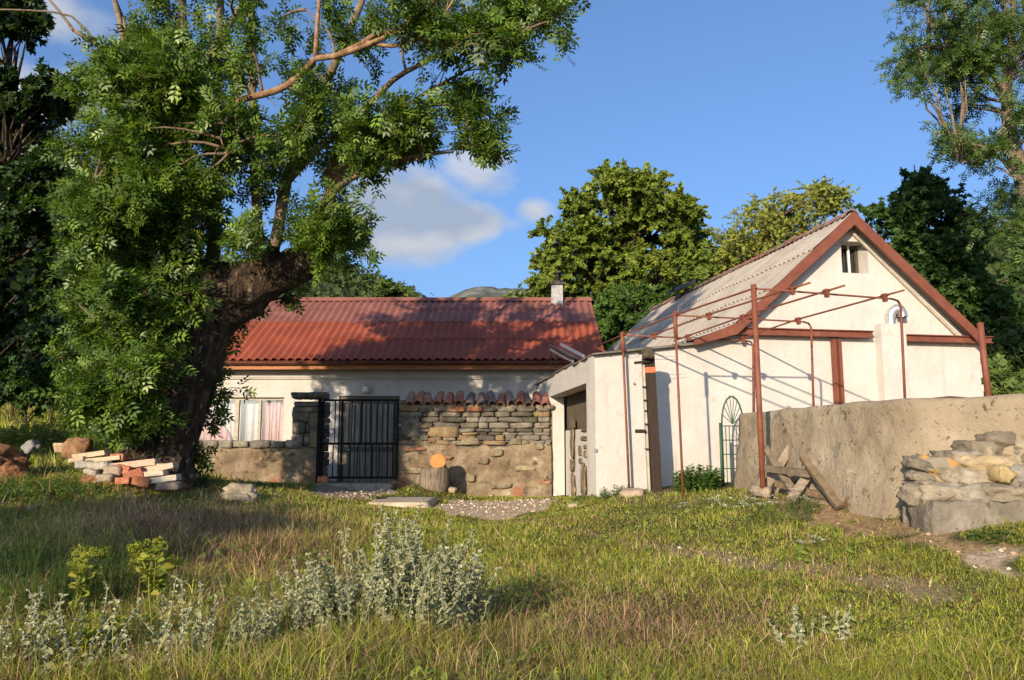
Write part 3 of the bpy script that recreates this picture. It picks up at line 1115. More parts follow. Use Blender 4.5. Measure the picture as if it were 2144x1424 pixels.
def slope(a0, z0, a1, z1, seg_breaks, name, mat, period=.18, amp=.026):
    R0 = fh(a0, BF, z0)
    E0 = fh(a1, BF, z1)
    d_ = E0 - R0
    S_ = d_.length
    d_.normalize()
    nn = WV.cross(d_)
    nn = nn if nn.z > 0 else -nn
    mb = corr_roof(R0, WV, BB - BF, d_, S_, nn, period, amp, [(x0 * S_, x1 * S_) for x0, x1 in seg_breaks], lap=.03)
    # underside
    mb.add([R0 - nn * .05, R0 + WV * (BB - BF) - nn * .05, R0 + WV * (BB - BF) + d_ * S_ - nn * .05, R0 + d_ * S_ - nn * .05], [(0, 1, 2, 3)])
    return mb.build(name, mat, house, smooth=True)


slope(ar, zr, ak, zk, [(0, .36), (.34, .70), (.68, 1.0)], 'roof', M['grey_roof'])
slope(ak + .02, zk + .005, al, zl2, [(0, 1.0)], 'lower_roof', M['grey_roof'])
slope(ar, zr, are, zre, [(0, .36), (.34, .70), (.68, 1.0)], 'roof', M['grey_roof'])
rb = MB()


def rake(a0, z0, a1, z1, hgt, b=BF - .03, drop=.0):
    A, B = fh(a0, b, z0 - hgt / 2 - drop), fh(a1, b, z1 - hgt / 2 - drop)
    rb.beam(A, B, .045, hgt, up=(0, 0, 1))


def chevron(pl, b=BF - .05, th=.045):
    vs = []
    for a, z, hgt in pl:
        for bb in (b, b + th):
            vs += [fh(a, bb, z), fh(a, bb, z - hgt)]
    f = []
    for i in range(len(pl) - 1):
        o, p = i * 4, i * 4 + 4
        f += [(o, o + 1, p + 1, p), (o + 2, p + 2, p + 3, o + 3), (o, p, p + 2, o + 2), (o + 1, o + 3, p + 3, p + 1)]
    n_ = (len(pl) - 1) * 4
    f += [(0, 2, 3, 1), (n_, n_ + 1, n_ + 3, n_ + 2)]
    rb.add(vs, f)


chevron([(al, zl2 + .02, .09), (ak, zk + .02, .20), (ar, zr + .03, .25), (are, zre + .02, .22)])
rb.build('rake_board', M['brown_paint'], house)
# white inner trim under the rake
it = MB()
for (a0, z0, a1, z1) in ((ar, zr, ak, zk), (ar, zr, are, zre)):
    sgn = 1 if a1 > a0 else -1
    it.beam(fh(a0 + sgn * .05, -.03, z0 - .27), fh(a1 - sgn * .12, -.03, z1 - .2 + .02), .04, .05)
it.build('eave_trim', M['frame_paint'], house)
# ridge tiles
k = 0
b = BF
while b < BB - .2:
    tb = MB()
    tb.cur = (1.15 + .5 * rr.random(), 1.15 + .5 * rr.random(), 1.2 + .5 * rr.random())
    A, B = fh(ar, b, zr), fh(ar, b + .42, zr)
    vs, fcs = [], []
    for i, (pp, r_) in enumerate(((A, .135), (B, .105))):
        for q in range(9):
            an = math.pi * q / 8
            vs.append(pp + WU * (r_ * math.cos(an)) + Vector((0, 0, r_ * .8 * math.sin(an) + .0 - (0.03))))
    for q in range(8):
        fcs.append((q, q + 1, 9 + q + 1, 9 + q))
    tb.add(vs, fcs)
    tb.add([v + Vector((0, 0, -.016)) for v in vs], [f[::-1] for f in fcs])
    for q in range(8):
        tb.add([vs[q], vs[q + 1], vs[q + 1] + Vector((0, 0, -.016)), vs[q] + Vector((0, 0, -.016))], [(0, 1, 2, 3)])
    tb.build('ridge_tile', M['tile_red'], house, smooth=False)
    b += .375
# right flank, back walls
bw = MB()
bw.obox(fh(aW_ - .2, 5.2, 2.0), WU * .2, WV * 4.78, (0, 0, zEe - 2.05))
bw.obox(fh(aW_ / 2, 10.0, 1.9), WU * (aW_ / 2), WV * .2, (0, 0, zc - 1.95))
bw.build('rear_wall', M['plaster'], house)
# chimney breast and flue elbow
pa0, _ = wp(1832, 760)
pa1, _ = wp(1884, 760)
_, pz = wp(1850, 681)
cb = MB()
cb.obox(fh((pa0 + pa1) / 2 + .02, -.10, (pz + .8) / 2), WU * ((pa1 - pa0) / 2), WV * .098, (0, 0, (pz - .8) / 2))
cb.build('chimney_breast', M['plaster'], house)
fl = MB()
fa_, fz_ = wp(1857, 665)
q = []
pts = [fh(fa_, -.10, pz + .0), fh(fa_, -.10, pz + .15), fh(fa_ + .03, -.11, pz + .24), fh(fa_ + .1, -.13, pz + .29), fh(fa_ + .17, -.15, pz + .27), fh(fa_ + .2, -.16, pz + .2), fh(fa_ + .2, -.165, pz + .13)]
fl.tube(pts, [.085, .085, .09, .092, .09, .085, .085], 14, cap=False)
fl.build('flue_pipe', M['steel'], house, smooth=True)
# small dark skylight on the far slope
sk = MB()
p0 = fh(ar - .25, 7.4, zr - .05)
sk.obox(p0 + Vector((0, 0, .18)), WU * .3 + Vector((0, 0, .12)), WV * .35, (0, 0, .05))
sk.build('roof_hatch', M['panel_dark'], house)
# wall socket / tap bits on the corner wall
bt = MB()
a_, z_ = wp(1247, 943)
bt.obox(fh(a_, -.015, z_), WU * .02, WV * .015, (0, 0, .03))
bt.build('wall_socket', M['steel'], house)
bt = MB()
a_, z_ = wp(1326, 803)
bt.tube([fh(a_, 0, z_), fh(a_, -.05, z_)], .018, 8)
bt.build('wall_hook', M['steel'], house)

# ------------------------------------------------------------------ steel beams fixed on the gable
def steel_beam(name, pxa, pxb, ytl, ytr, hpx, prot, label):
    e = None
    a0, zt0 = wp(pxa, ytl, -prot)
    a1, zt1 = wp(pxb, ytr, -prot)
    hh = hpx / F * 14.0
    zt = (zt0 + zt1) / 2
    mb = MB()
    root = empty(name, tuple(fh((a0 + a1) / 2, -.02, zt - hh)), label, 'steel beam', 'brown steel beams across the gable')
    for dz in (0, -hh + .018):       # flanges
        mb.obox(fh((a0 + a1) / 2, -prot / 2 - .02, zt - .009 + dz), WU * ((a1 - a0) / 2), WV * (prot / 2), (0, 0, .009))
    mb.build('flange', M['brown_paint'], root)
    wb = MB()
    wb.obox(fh((a0 + a1) / 2, -prot + .03, zt - hh / 2), WU * ((a1 - a0) / 2), WV * .008, (0, 0, hh / 2 - .02))
    wb.build('web', M['brown_paint'], root)
    return root


steel_beam('steel_beam', 1533, 1829, 684, 693, 15, .16, 'brown steel beam on the gable wall left of the flue pipe')
steel_beam('steel_beam', 1888, 2078, 697, 707, 15, .16, 'brown steel beam on the gable wall right of the flue pipe')
cp = empty('steel_column', tuple(fh(wp(1753, 780)[0], -.08, 2.1)), 'pair of brown steel channels standing as one column under the left beam', 'steel column')
for px0, px1 in ((1745, 1751), (1756, 1762)):
    a0, _ = wp(px0, 780, -.08)
    a1, _ = wp(px1, 780, -.08)
    mb = MB()
    zb, zt = 1.9, wp(1750, 711, -.08)[1]
    mb.obox(fh((a0 + a1) / 2, -.08, (zb + zt) / 2), WU * ((a1 - a0) / 2), WV * .05, (0, 0, (zt - zb) / 2))
    mb.build('channel', M['brown_paint'], cp)

# ------------------------------------------------------------------ solar panel on the annex roof edge
sp_root = empty('solar_panel', tuple(P(1190, 745, 17)), 'small dark framed panel tilted on the annex roof edge', 'solar panel')
A, B = P(1163, 724, 17.3), P(1215, 752, 15.6)
mb = MB()
mb.obox((A + B) / 2 + Vector((0, 0, -.02)), (B - A) / 2 * .9, Vector((.22, .12, -.05)) * 1.0, (0, 0, .018))
mb.build('cell_panel', M['panel_dark'], sp_root)
mb = MB()
mb.beam(P(1174, 721, 17.3), P(1222, 746, 15.6), .05, .05)
mb.beam(P(1152, 731, 17.3), P(1200, 757, 15.6), .03, .05)
mb.build('panel_frame', M['steel'], sp_root)
mb = MB()
for q0, q1 in ((P(1154, 735, 17.3), P(1154, 778, 17.3)), (P(1166, 740, 17.0), P(1164, 772, 17.0)), (P(1205, 752, 15.9), P(1204, 768, 15.9))):
    mb = MB()
    mb.tube([q0, q1], .012, 6)
    mb.build('panel_leg', M['black_metal'], sp_root)

# ------------------------------------------------------------------ garden walls in front of the cottage
YW = 18.0


def gxz(px, py, Y=YW):
    p = P(px, py, Y)
    return p.x, p.z


def shades(r, lo=.6, hi=1.5):
    v = r.uniform(lo, hi)
    return (v * r.uniform(.96, 1.08), v, v * r.uniform(.86, 1.0))


def lay_stones(mb, x0, x1, z0, z1, y, r, hs=(.07, .2), ws=(.16, .55), depth=.10, lo=.55, hi=1.5, topfn=None, sink=.0):
    z = z0
    while z < z1 - .03:
        h_ = min(r.uniform(*hs), z1 - z)
        x = x0 + r.uniform(-.05, .02)
        while x < x1 - .04:
            w_ = r.uniform(*ws) * (.8 if h_ < .1 else 1)
            if x + w_ > x1 - .1:
                w_ = x1 - x
            mb.cur = shades(r, lo, hi)
            k = r.random()
            if k < .10:
                mb.cur = (1.4, 1.1, .7)
            hh = h_ * r.uniform(.82, 1.04)
            mb.stone((x + w_ / 2, y + r.uniform(-.02, .025) + sink, z + h_ / 2), (w_ / 2 * .97, depth, hh / 2), r.random() * 999, 4, .16, .72, r.uniform(-.05, .05))
            x += w_ + r.uniform(.0, .02)
        z += h_ * .97


def render_face(x0, x1, z0, z1, y, amp, r0, step=.05, zfn=None):
    """lumpy rendered wall face standing proud of its core, a closed slab 6 cm thick"""
    nx, nz = max(2, int((x1 - x0) / step)), max(2, int((z1 - z0) / step))
    mb = MB()
    vs, fs_ = [], []
    for j in range(nz + 1):
        for i in range(nx + 1):
            x = x0 + (x1 - x0) * i / nx
            zt = z1 if zfn is None else zfn(x)
            z = z0 + (zt - z0) * j / nz
            q = Vector((x, z, r0))
            d = amp * (noise.noise(q * 1.1) + .55 * noise.noise(q * 3.1) + .35 * noise.noise(q * 8.3))
            if j == nz: d = d - .02
            vs.append((x, y - .03 + d * -1, z))
    n1 = len(vs)
    for j in range(nz):
        for i in range(nx):
            fs_.append((j * (nx + 1) + i, j * (nx + 1) + i + 1, (j + 1) * (nx + 1) + i + 1, (j + 1) * (nx + 1) + i))
    # skirt back
    def skirt(idx):
        b = len(vs)
        for k in idx:
            vs.append((vs[k][0], y + .06, vs[k][2]))
        for k in range(len(idx) - 1):
            fs_.append((idx[k], idx[k + 1], b + k + 1, b + k))
    skirt([nz * (nx + 1) + i for i in range(nx + 1)])
    skirt([j * (nx + 1) for j in range(nz + 1)])
    skirt([j * (nx + 1) + nx for j in range(nz + 1)])
    mb.add(vs, fs_)
    return mb


r1 = random.Random(11)
# --- stone wall with tile cap, right of the gate
x0, zt = gxz(833, 852)
x1, zb = gxz(1153, 1045)
swl = empty('stone_wall', ((x0 + x1) / 2, YW, zb), 'dark rubble stone wall capped with old curved roof tiles, right of the black gate', 'wall')
core = MB()
core.box(x0 + .06, x1 + .05, YW + .05, YW + .42, -.1, zt)
core.build('wall_core', M['mortar'], swl)
mb = MB()
zmid = gxz(1000, 930)[1]
lay_stones(mb, x0, x1, zmid - .02, zt - .0, YW + .05, r1, (.06, .15), (.2, .6), .11, .5, 1.35)
# end face stones by the gate
for z_ in np.arange(.5, zt, .2):
    mb.cur = shades(r1, .6, 1.2)
    mb.stone((x0 + .05, YW + .22, z_ + .1), (.10, .2, .10), r1.random() * 99, 3)
mb.cur = (.85, .85, .82)
xx_, zz_ = gxz(860, 895)
mb.stone((xx_, YW + .02, zz_), (.22, .11, .26), 5, 4, .14, .8)
mb.cur = (1.8, .85, .55)
for px_ in (958, 995):
    a_, b_z = gxz(px_, 857)
    mb.stone((a_, YW - .01, b_z), (.17, .10, .055), px_, 4, .06, .9)
mb.cur = (1.5, 1.15, .7)
a_, b_z = gxz(930, 905)
mb.stone((a_, YW - .015, b_z), (.34, .10, .12), 31, 4, .1, .8)
mb.build('stonework', M['stone'], swl, smooth=True)
rf_ = render_face(x0 + .02, x1 + .02, zb - .4, zmid + .06, YW, .06, 3.3, .035,
                  zfn=lambda x: zmid + .02 + .10 * math.sin(x * 2.3) + .05 * math.sin(x * 7.1) + .03 * math.sin(x * 17))
rf_.build('old_render', M['plaster_old'], swl, smooth=True)
mb = MB()
for k, (px_, py_) in enumerate(((905, 922), (1080, 925), (985, 924), (870, 940), (1130, 935), (1040, 948), (930, 958), (1100, 980), (985, 1000), (1140, 1010), (870, 985), (1050, 1015), (960, 1030), (1010, 965))):
    a_, b_z = gxz(px_, py_)
    mb.cur = (1.5, 1.35, 1.0) if k % 3 else (1.9, 1.05, .7)
    mb.stone((a_, YW - .025, b_z), (.10 + .05 * (k % 4), .06, .05 + .02 * (k % 3)), k + 40, 6, .25, .5)
mb.build('proud_stone', M['stone'], swl, smooth=True)
# tiles
tile_px = [858, 877, 896, 917, 938, 961, 983, 1008, 1030, 1049, 1069, 1089, 1105, 1124, 1142]
for k, px_ in enumerate(tile_px):
    tb = MB()
    c = r1.choice([(1.3, .95, .95), (.95, 1.05, 1.2), (1.9, 1.7, 1.35), (1.0, 1.15, 1.2), (1.5, 1.6, 1.5), (1.25, .8, .8), (2.0, 1.3, .8)])
    tb.cur = c
    a_, b_z = gxz(px_, 838 + r1.uniform(-3, 3))
    b_z += .02
    cx = a_
    r_ = .098 + r1.uniform(-.006, .01)
    yaw = r1.uniform(-.18, .12)
    for lay in (0, 1):
        vs, fcs = [], []
        ys = ((YW - .16 + lay * .10, r_ * 1.0, b_z - .14 + lay * .045), (YW + .10, r_ * .95, b_z - .03 + lay * .045), (YW + .36, r_ * .88, b_z + .10 + lay * .03))
        for (yy_, ra, zz_) in ys:
            for q in range(9):
                an = math.pi * q / 8
                vs.append(Vector((cx + yaw * (yy_ - YW) + ra * math.cos(an), yy_, zz_ + ra * .95 * math.sin(an))))
        nv = len(vs)
        vs2 = []
        for (yy_, ra, zz_) in ys:
            for q in range(9):
                an = math.pi * q / 8
                vs2.append(Vector((cx + yaw * (yy_ - YW) + (ra - .014) * math.cos(an), yy_, zz_ + (ra - .014) * .95 * math.sin(an))))
        vs += vs2
        for j in range(2):
            for q in range(8):
                fcs.append((j * 9 + q, j * 9 + q + 1, (j + 1) * 9 + q + 1, (j + 1) * 9 + q))
                fcs.append((nv + j * 9 + q, nv + (j + 1) * 9 + q, nv + (j + 1) * 9 + q + 1, nv + j * 9 + q + 1))
        for q in range(8):
            fcs.append((q, nv + q, nv + q + 1, q + 1))
        tb.add(vs, fcs)
    tb.build('roof_tile', M['tile_red'], swl, smooth=False)
bedm = MB()
bedm.cur = (1.5, 1.3, 1.0)
for k in range(26):
    xk = x0 + .05 + (x1 - x0 - .05) * k / 25
    bedm.stone((xk, YW + .10 + r1.uniform(-.03, .03), zt - .0), (.10, .14, .06), k, 3)
    bedm.stone((xk, YW + .30, zt + .08), (.12, .14, .10), k + 50, 3)
bedm.build('tile_bedding', M['stone'], swl, smooth=True)

# --- low wall and gate pillar left of the gate
lx0 = gxz(330, 920)[0]
lx1, lzt = gxz(640, 922)
lw = empty('low_garden_wall', ((lx0 + lx1) / 2, YW, .6), 'low rendered rubble wall below the pink curtained window, with rough stone gate pillar', 'wall')
core = MB()
pxl, pzt = gxz(618, 850)
pxr, _ = gxz(674, 850)
core.box(lx0, pxl, YW + .05, YW + .38, 0, lzt - .12)
core.box(pxl + .05, pxr - .03, YW + .05, YW + .50, 0, pzt)
core.build('wall_core', M['mortar'], lw)
rf_ = render_face(lx0, pxr + .0, .2, lzt - .12, YW, .05, 8.8, .035, zfn=lambda x: lzt - .15 + .03 * math.sin(x * 3.3) + .02 * math.sin(x * 9))
rf_.build('old_render', M['plaster_old'], lw, smooth=True)
mb = MB()
x = lx0
while x < pxl - .05:
    w_ = r1.uniform(.25, .6)
    mb.cur = shades(r1, .9, 1.7)
    mb.stone((x + w_ / 2, YW + .13, lzt - .09), (w_ / 2, .22, .09 + r1.uniform(-.02, .02)), r1.random() * 99, 4, .15, .7)
    x += w_
mb.build('coping_stone', M['stone'], lw, smooth=True)
mb = MB()
lay_stones(mb, pxl - .03, pxr - .25, lzt - .12, pzt, YW + .04, r1, (.2, .38), (.28, .36), .12, .6, 1.3)
for z_ in np.arange(lzt - .9, pzt, .16):
    mb.cur = shades(r1, .6, 1.2)
    mb.stone((pxr + .015 + r1.uniform(-.02, .03), YW + .3, z_ + .08), (.09, .2, .085), r1.random() * 99, 3)
for (pa, pb, py_, hh) in ((616, 684, 858, .05), (617, 682, 846, .05)):
    a_, z_ = gxz(pa, py_)
    b2_, _ = gxz(pb, py_)
    mb.cur = shades(r1, .7, 1.1)
    mb.stone(((a_ + b2_) / 2, YW + .2, z_), ((b2_ - a_) / 2, .3, hh + .01), r1.random() * 99, 5, .1, .85)
a_, z_ = gxz(648, 831)
for k in range(6):
    mb.cur = shades(r1, .8, 1.2)
    mb.stone((a_ - .32 + k * .125, YW + .13, z_ + .03), (.085, .3, .085), k, 4, .2)
mb.build('pillar_stone', M['stone'], lw, smooth=True)
rf_ = render_face(pxr - .30, pxr + .0, lzt - .15, pzt - .02, YW + .0, .02, 5.5, .045)
rf_.build('pillar_render', M['plaster_old'], lw, smooth=True)
# --- gate
gx0, gzt = gxz(678, 838, 17.9)
gx1, gzb = gxz(830, 1000, 17.9)
gate = empty('iron_gate', ((gx0 + gx1) / 2, 17.9, gzb), 'black iron bar gate between the stone pillar and the tiled wall', 'gate')
mb = MB()
zm = gxz(750, 929, 17.9)[1]
for z_, t_ in ((gzt, .045), (zm, .055), (gzb, .05)):
    mb.box(gx0 + .02, gx1 - .02, 17.88, 17.92, z_ - t_ / 2, z_ + t_ / 2)
mb.box(gx0 - .02, gx0 + .02, 17.87, 17.93, gzb - .03, gzt + .03)
mb.box(gx1 - .02, gx1 + .02, 17.87, 17.93, gzb - .03, gzt + .03)
mb.build('gate_frame', M['black_metal'], gate)
for px_, w_ in ((701, .011), (716, .018), (736, .010), (757, .018), (775, .010), (790, .010), (811, .012), (826, .012)):
    a_, _ = gxz(px_, 900, 17.9)
    mb = MB()
    mb.box(a_ - w_, a_ + w_, 17.89, 17.91, zm + .03, gzt - .02)
    mb.build('gate_bar', M['black_metal'], gate)
for px_, w_ in ((697, .011), (714, .018), (733, .013), (748, .011), (765, .013), (779, .018), (794, .012), (811, .012), (822, .009)):
    a_, _ = gxz(px_, 960, 17.9)
    mb = MB()
    mb.box(a_ - w_, a_ + w_, 17.89, 17.91, gzb + .02, zm - .03)
    mb.build('gate_bar', M['black_metal'], gate)
mb = MB()
mb.box(gx0 - .12, gx0 - .04, 17.86, 17.94, .5, gzt + .04)
mb.build('gate_post', M['black_metal'], gate)
# steps in front of the gate
st = MB()
p = G(752, 1030)
a0, z0_ = gxz(662, 1013, 17.6)
a1, _ = gxz(822, 1013, 17.6)
st.cur = (1, 1, 1)
st.stone(((a0 + a1) / 2, 17.7, z0_ - .12), ((a1 - a0) / 2, .35, .13), 77, 8, .05, .93)
st.build('doorstep', M['stone_light'], None, smooth=True, label='worn grey stone step under the black iron gate', cat='step')
sb = MB()
sb.cur = (1.3, 1.1, .9)
q_ = P(677, 1004, 17.6)
sb.stone(q_, (.11, .12, .07), 3, 4, .1, .85)
sb.build('broken_brick', M['brick'], None, label='small pale brick piece at the foot of the gate pillar', cat='brick')
# slab in the grass
sb = MB()
q_ = G(846, 1051)
sb.stone((q_.x, q_.y, q_.z - .03), (.58, .85, .075), 12, 10, .06, .9)
sb.build('stone_slab', M['slab'], None, smooth=True, label='flat pale slab set in the grass before the gate', cat='slab')

# ------------------------------------------------------------------ retaining wall on the right
RA = P(1545, 866, 11.7)
RB = P(1892, 832, 7.7)
RC = P(2200, 850, 6.9)
RC.x = P(2200, 850, 7.0).x
topz = 2.06
ret = empty('retaining_wall', (RB.x, RB.y, .8), 'rough concrete faced retaining wall with loose grey stones stacked at its near end', 'retaining wall')
path = [(RA.x, RA.y), (RA.x * .42 + RB.x * .58 - .10, RA.y * .42 + RB.y * .58), (RB.x - .10, RB.y + .45), (RB.x - .02, RB.y + .16), (RB.x + .14, RB.y - .06), (RB.x + .40, RB.y - .20), (RC.x, RC.y + .15), (9.5, 7.6)]


def ret_face():
    mb = MB()
    # resample
    pts = []
    for i in range(len(path) - 1):
        (xa, ya), (xb, yb) = path[i], path[i + 1]
        n = max(1, int(math.hypot(xb - xa, yb - ya) / .07))
        for k in range(n):
            pts.append((xa + (xb - xa) * k / n, ya + (yb - ya) * k / n))
    pts.append(path[-1])
    n = len(pts)
    nz = 28
    vs, fs_ = [], []
    for i, (x, y) in enumerate(pts):
        x2, y2 = pts[min(i + 1, n - 1)]
        x1_, y1_ = pts[max(i - 1, 0)]
        tx, ty = x2 - x1_, y2 - y1_
        l = math.hypot(tx, ty)
        nxx, nyy = ty / l, -tx / l        # outwards, towards the camera side
        if nxx * (-x) + nyy * (-y) < 0: nxx, nyy = -nxx, -nyy
        zb_ = h1(x, y) - .25
        for j in range(nz + 1):
            q = j / nz
            z = zb_ + (topz - zb_) * q
            v = Vector((x * 1.0, y * 1.0, z))
            d = .05 * noise.noise(v * 1.2) + .03 * noise.noise(v * 3.4) + .02 * noise.noise(v * 9)
            d += .16 * (1 - q) ** 1.4 - .02 * abs(noise.noise(v * 5.5)) - (.05 * max(0, noise.noise(v * 1.9 + Vector((7, 3, 1))) - .25))
            if j == nz: d -= .03
            vs.append((x + nxx * d, y + nyy * d, z + (.02 * noise.noise(v * 2.5) if j == nz else 0)))
    for i in range(n - 1):
        for j in range(nz):
            fs_.append((i * (nz + 1) + j, (i + 1) * (nz + 1) + j, (i + 1) * (nz + 1) + j + 1, i * (nz + 1) + j + 1))
    # top, 0.35 m deep
    b0 = len(vs)
    for i in range(n):
        v = Vector(vs[i * (nz + 1) + nz])
        vs.append((v.x + .35, v.y + .06, v.z + .0))
    for i in range(n - 1):
        fs_.append((i * (nz + 1) + nz, (i + 1) * (nz + 1) + nz, b0 + i + 1, b0 + i))
    # end cap at the far left end
    e = len(vs)
    for j in range(nz + 1):
        v = vs[j]
        vs.append((RA.x + .40, RA.y + .12, v[2]))
    for j in range(nz):
        fs_.append((j, j + 1, e + j + 1, e + j))
    mb.add(vs, fs_)
    return mb


ret_face().build('concrete_face', M['concrete'], ret, smooth=True)
# pale lime splash stuck to the face
sp2 = MB()


def splash(cx, cy, rx, ry, seed, tilt=0.0):
    c = Vector(P(cx, cy, 7.35))
    n = 18
    outer = []
    for k in range(n):
        a = 2 * math.pi * k / n
        r = 1 + .5 * noise.noise(Vector((math.cos(a) * 1.7 + seed, math.sin(a) * 1.7, seed)))
        dx, dz = rx * r * math.cos(a), ry * r * math.sin(a)
        dx, dz = dx * math.cos(tilt) - dz * math.sin(tilt), dx * math.sin(tilt) + dz * math.cos(tilt)
        outer.append((dx, dz))
    tdir = Vector((.45, -.89, 0)) if cx < 1895 else Vector((.95, -.2, 0))
    tdir = Vector((.8, -.45, 0)).normalized()
    nout = Vector((-.45, -.8, 0)).normalized()
    vs = [c + nout * .05] + [c + tdir * dx + Vector((0, 0, dz)) - nout * .02 for dx, dz in outer]
    sp2.add(vs, [(0, 1 + k, 1 + (k + 1) % n) for k in range(n)])


# ground behind: the raised terrace
tr = MB()
tv = [(path[0][0] + .3, path[0][1] + .05), (path[2][0] + .3, path[2][1] + .03), (path[5][0] + .1, path[5][1] + .25), (path[6][0] + .1, path[6][1] + .25), (path[7][0], path[7][1] + .2),
      (14, 9), (14, 30), tuple(fh(aW_ + .6, 9, 0)[:2]), tuple(fh(aW_ + .0, .1, 0)[:2]), tuple(fh(3.45, .1, 0)[:2])]
n = len(tv)
tris = tessellate_polygon([[Vector((a, b, 0)) for a, b in tv]])
tr.add([(a, b, topz - .04) for a, b in tv], tris)
tr.add([(a, b, topz - .04) for a, b in tv] + [(a, b, .3) for a, b in tv], [(i, (i + 1) % n, n + (i + 1) % n, n + i) for i in range(n)])
tr.build('terrace_ground', M['ground'], None, kind='structure')

# dry stones at the near end
r2 = random.Random(21)
STN = [  # px, py, half width px, half height px, D, material, tint
    (1967, 985, 48, 26, 7.0, 'stone_lichen', (1.0, .98, .9)), (2075, 972, 62, 19, 6.9, 'stone_light', (1.15, 1.02, .75)),
    (1962, 1035, 46, 23, 6.85, 'stone_light', (.95, .92, .86)), (2037, 1040, 36, 23, 6.75, 'stone_light', (.85, .84, .82)),
    (2042, 1003, 40, 20, 6.9, 'stone_light', (.95, .93, .88)), (2093, 993, 21, 20, 6.75, 'stone_light', (1.25, .98, .62)),
    (2130, 1000, 26, 24, 6.8, 'stone_light', (.7, .72, .74)), (2105, 1032, 55, 17, 6.65, 'stone_light', (.85, .80, .72)),
    (2018, 962, 34, 17, 7.0, 'stone_light', (.85, .82, .76)), (2100, 925, 42, 20, 7.05, 'stone_light', (.62, .58, .52)),
    (2120, 900, 34, 19, 7.1, 'stone_light', (.85, .80, .72)), (2060, 940, 40, 15, 7.05, 'stone_light', (.66, .62, .56)),
    (2085, 880, 28, 20, 7.15, 'stone_light', (.70, .66, .60)), (2135, 872, 24, 16, 7.15, 'stone_light', (.72, .66, .58)),
    (2140, 945, 26, 15, 7.0, 'stone_light', (.6, .6, .6)), (2000, 1097, 56, 46, 6.65, 'stone_light', (.62, .60, .575)),
    (2115, 1095, 66, 52, 6.45, 'stone_light', (.66, .64, .61)), (1939, 1080, 16, 30, 6.95, 'stone_light', (.9, .85, .78)),
    (1955, 1062, 14, 9, 6.8, 'stone_light', (1.1, .95, .8)), (2150, 1040, 20, 30, 6.6, 'stone_light', (.7, .7, .68)), (1937, 1015, 14, 10, 6.9, 'stone_light', (.9, .86, .8)),
    (2105, 862, 22, 12, 7.2, 'stone_light', (.7, .6, .5)), (2185, 960, 28, 22, 6.8, 'stone_light', (.7, .7, .66)), (2190, 1010, 30, 22, 6.7, 'stone_light', (.8, .78, .74)), (2210, 1090, 45, 50, 6.4, 'stone_light', (.66, .64, .61)),
    (2180, 905, 30, 22, 6.9, 'stone_light', (.75, .7, .66)), (2190, 860, 30, 20, 7.0, 'stone_light', (.7, .66, .6))]
for k, (px_, py_, hw, hh, D_, mt_, tint) in enumerate(STN):
    mb = MB()
    D_ = max(6.95, D_ + .25) if hh < 40 else 6.98
    mb.cur = tuple(min(1.3, c * 1.12) for c in tint)
    q = P(px_, py_, D_)
    s_ = D_ / F
    big = hh > 40
    mb.stone((q.x, q.y + .12, q.z), (hw * s_ * 1.06, .24, hh * s_ * 1.08), 100 + k * 7.3, 9, .24 if not big else .10, .48 if not big else .88, r2.uniform(-.18, .14) if not big else -.05)
    mb.build('wall_stone', M[mt_], ret, smooth=True)
for k in range(34):
    mb = MB()
    px_, py_ = r2.uniform(1935, 2200), r2.uniform(900, 1070)
    if py_ < 965 and px_ < 2040 + (965 - py_) * .6: continue
    q = P(px_, py_, 7.12)
    t_ = r2.uniform(.6, 1.1)
    mb.cur = (t_ * 1.05, t_, t_ * .92)
    mb.stone((q.x, q.y + .12, q.z), (r2.uniform(.05, .12), .12, r2.uniform(.03, .07)), k * 3.1, 6, .25, .4, r2.uniform(-.5, .5))
    mb.build('wall_stone', M['stone_light'], ret, smooth=True)
mb = MB()
cB = P(2080, 960, 7.45)
mb.add([P(1950, 975, 7.3), P(2250, 850, 7.35), P(2260, 1120, 7.15), P(1965, 1085, 7.2)], [(0, 1, 2, 3)])
mb.build('stone_backing', M['mortar'], ret)

# rusty sheet lying along the terrace edge
mb = MB()
A, B, C, D_ = P(1950, 833, 7.7), P(2200, 850, 7.1), P(2200, 846, 7.7), P(1990, 829, 8.2)
mb.add([A, B, C, D_, A - Vector((0, 0, .02)), B - Vector((0, 0, .02)), C - Vector((0, 0, .02)), D_ - Vector((0, 0, .02))],
       [(0, 1, 2, 3), (4, 7, 6, 5), (0, 4, 5, 1), (1, 5, 6, 2), (2, 6, 7, 3), (3, 7, 4, 0)])
mb.build('rusty_sheet', M['rust_sheet'], None, label='thin rusty metal sheet lying on top of the retaining wall', cat='metal sheet')
rp = MB()
A, B = P(2052, 676, 8.6), P(2072, 848, 8.6)
A.x = A.x
B.z = 1.95
rp.tube([A, Vector((A.x, A.y, A.z)), Vector((B.x, B.y, 1.95))], .034, 12)
rp.build('pipe_post', M['pipe_rust'], None, smooth=True, label='lone thick red-brown pipe post standing on the terrace edge at the right', cat='post')

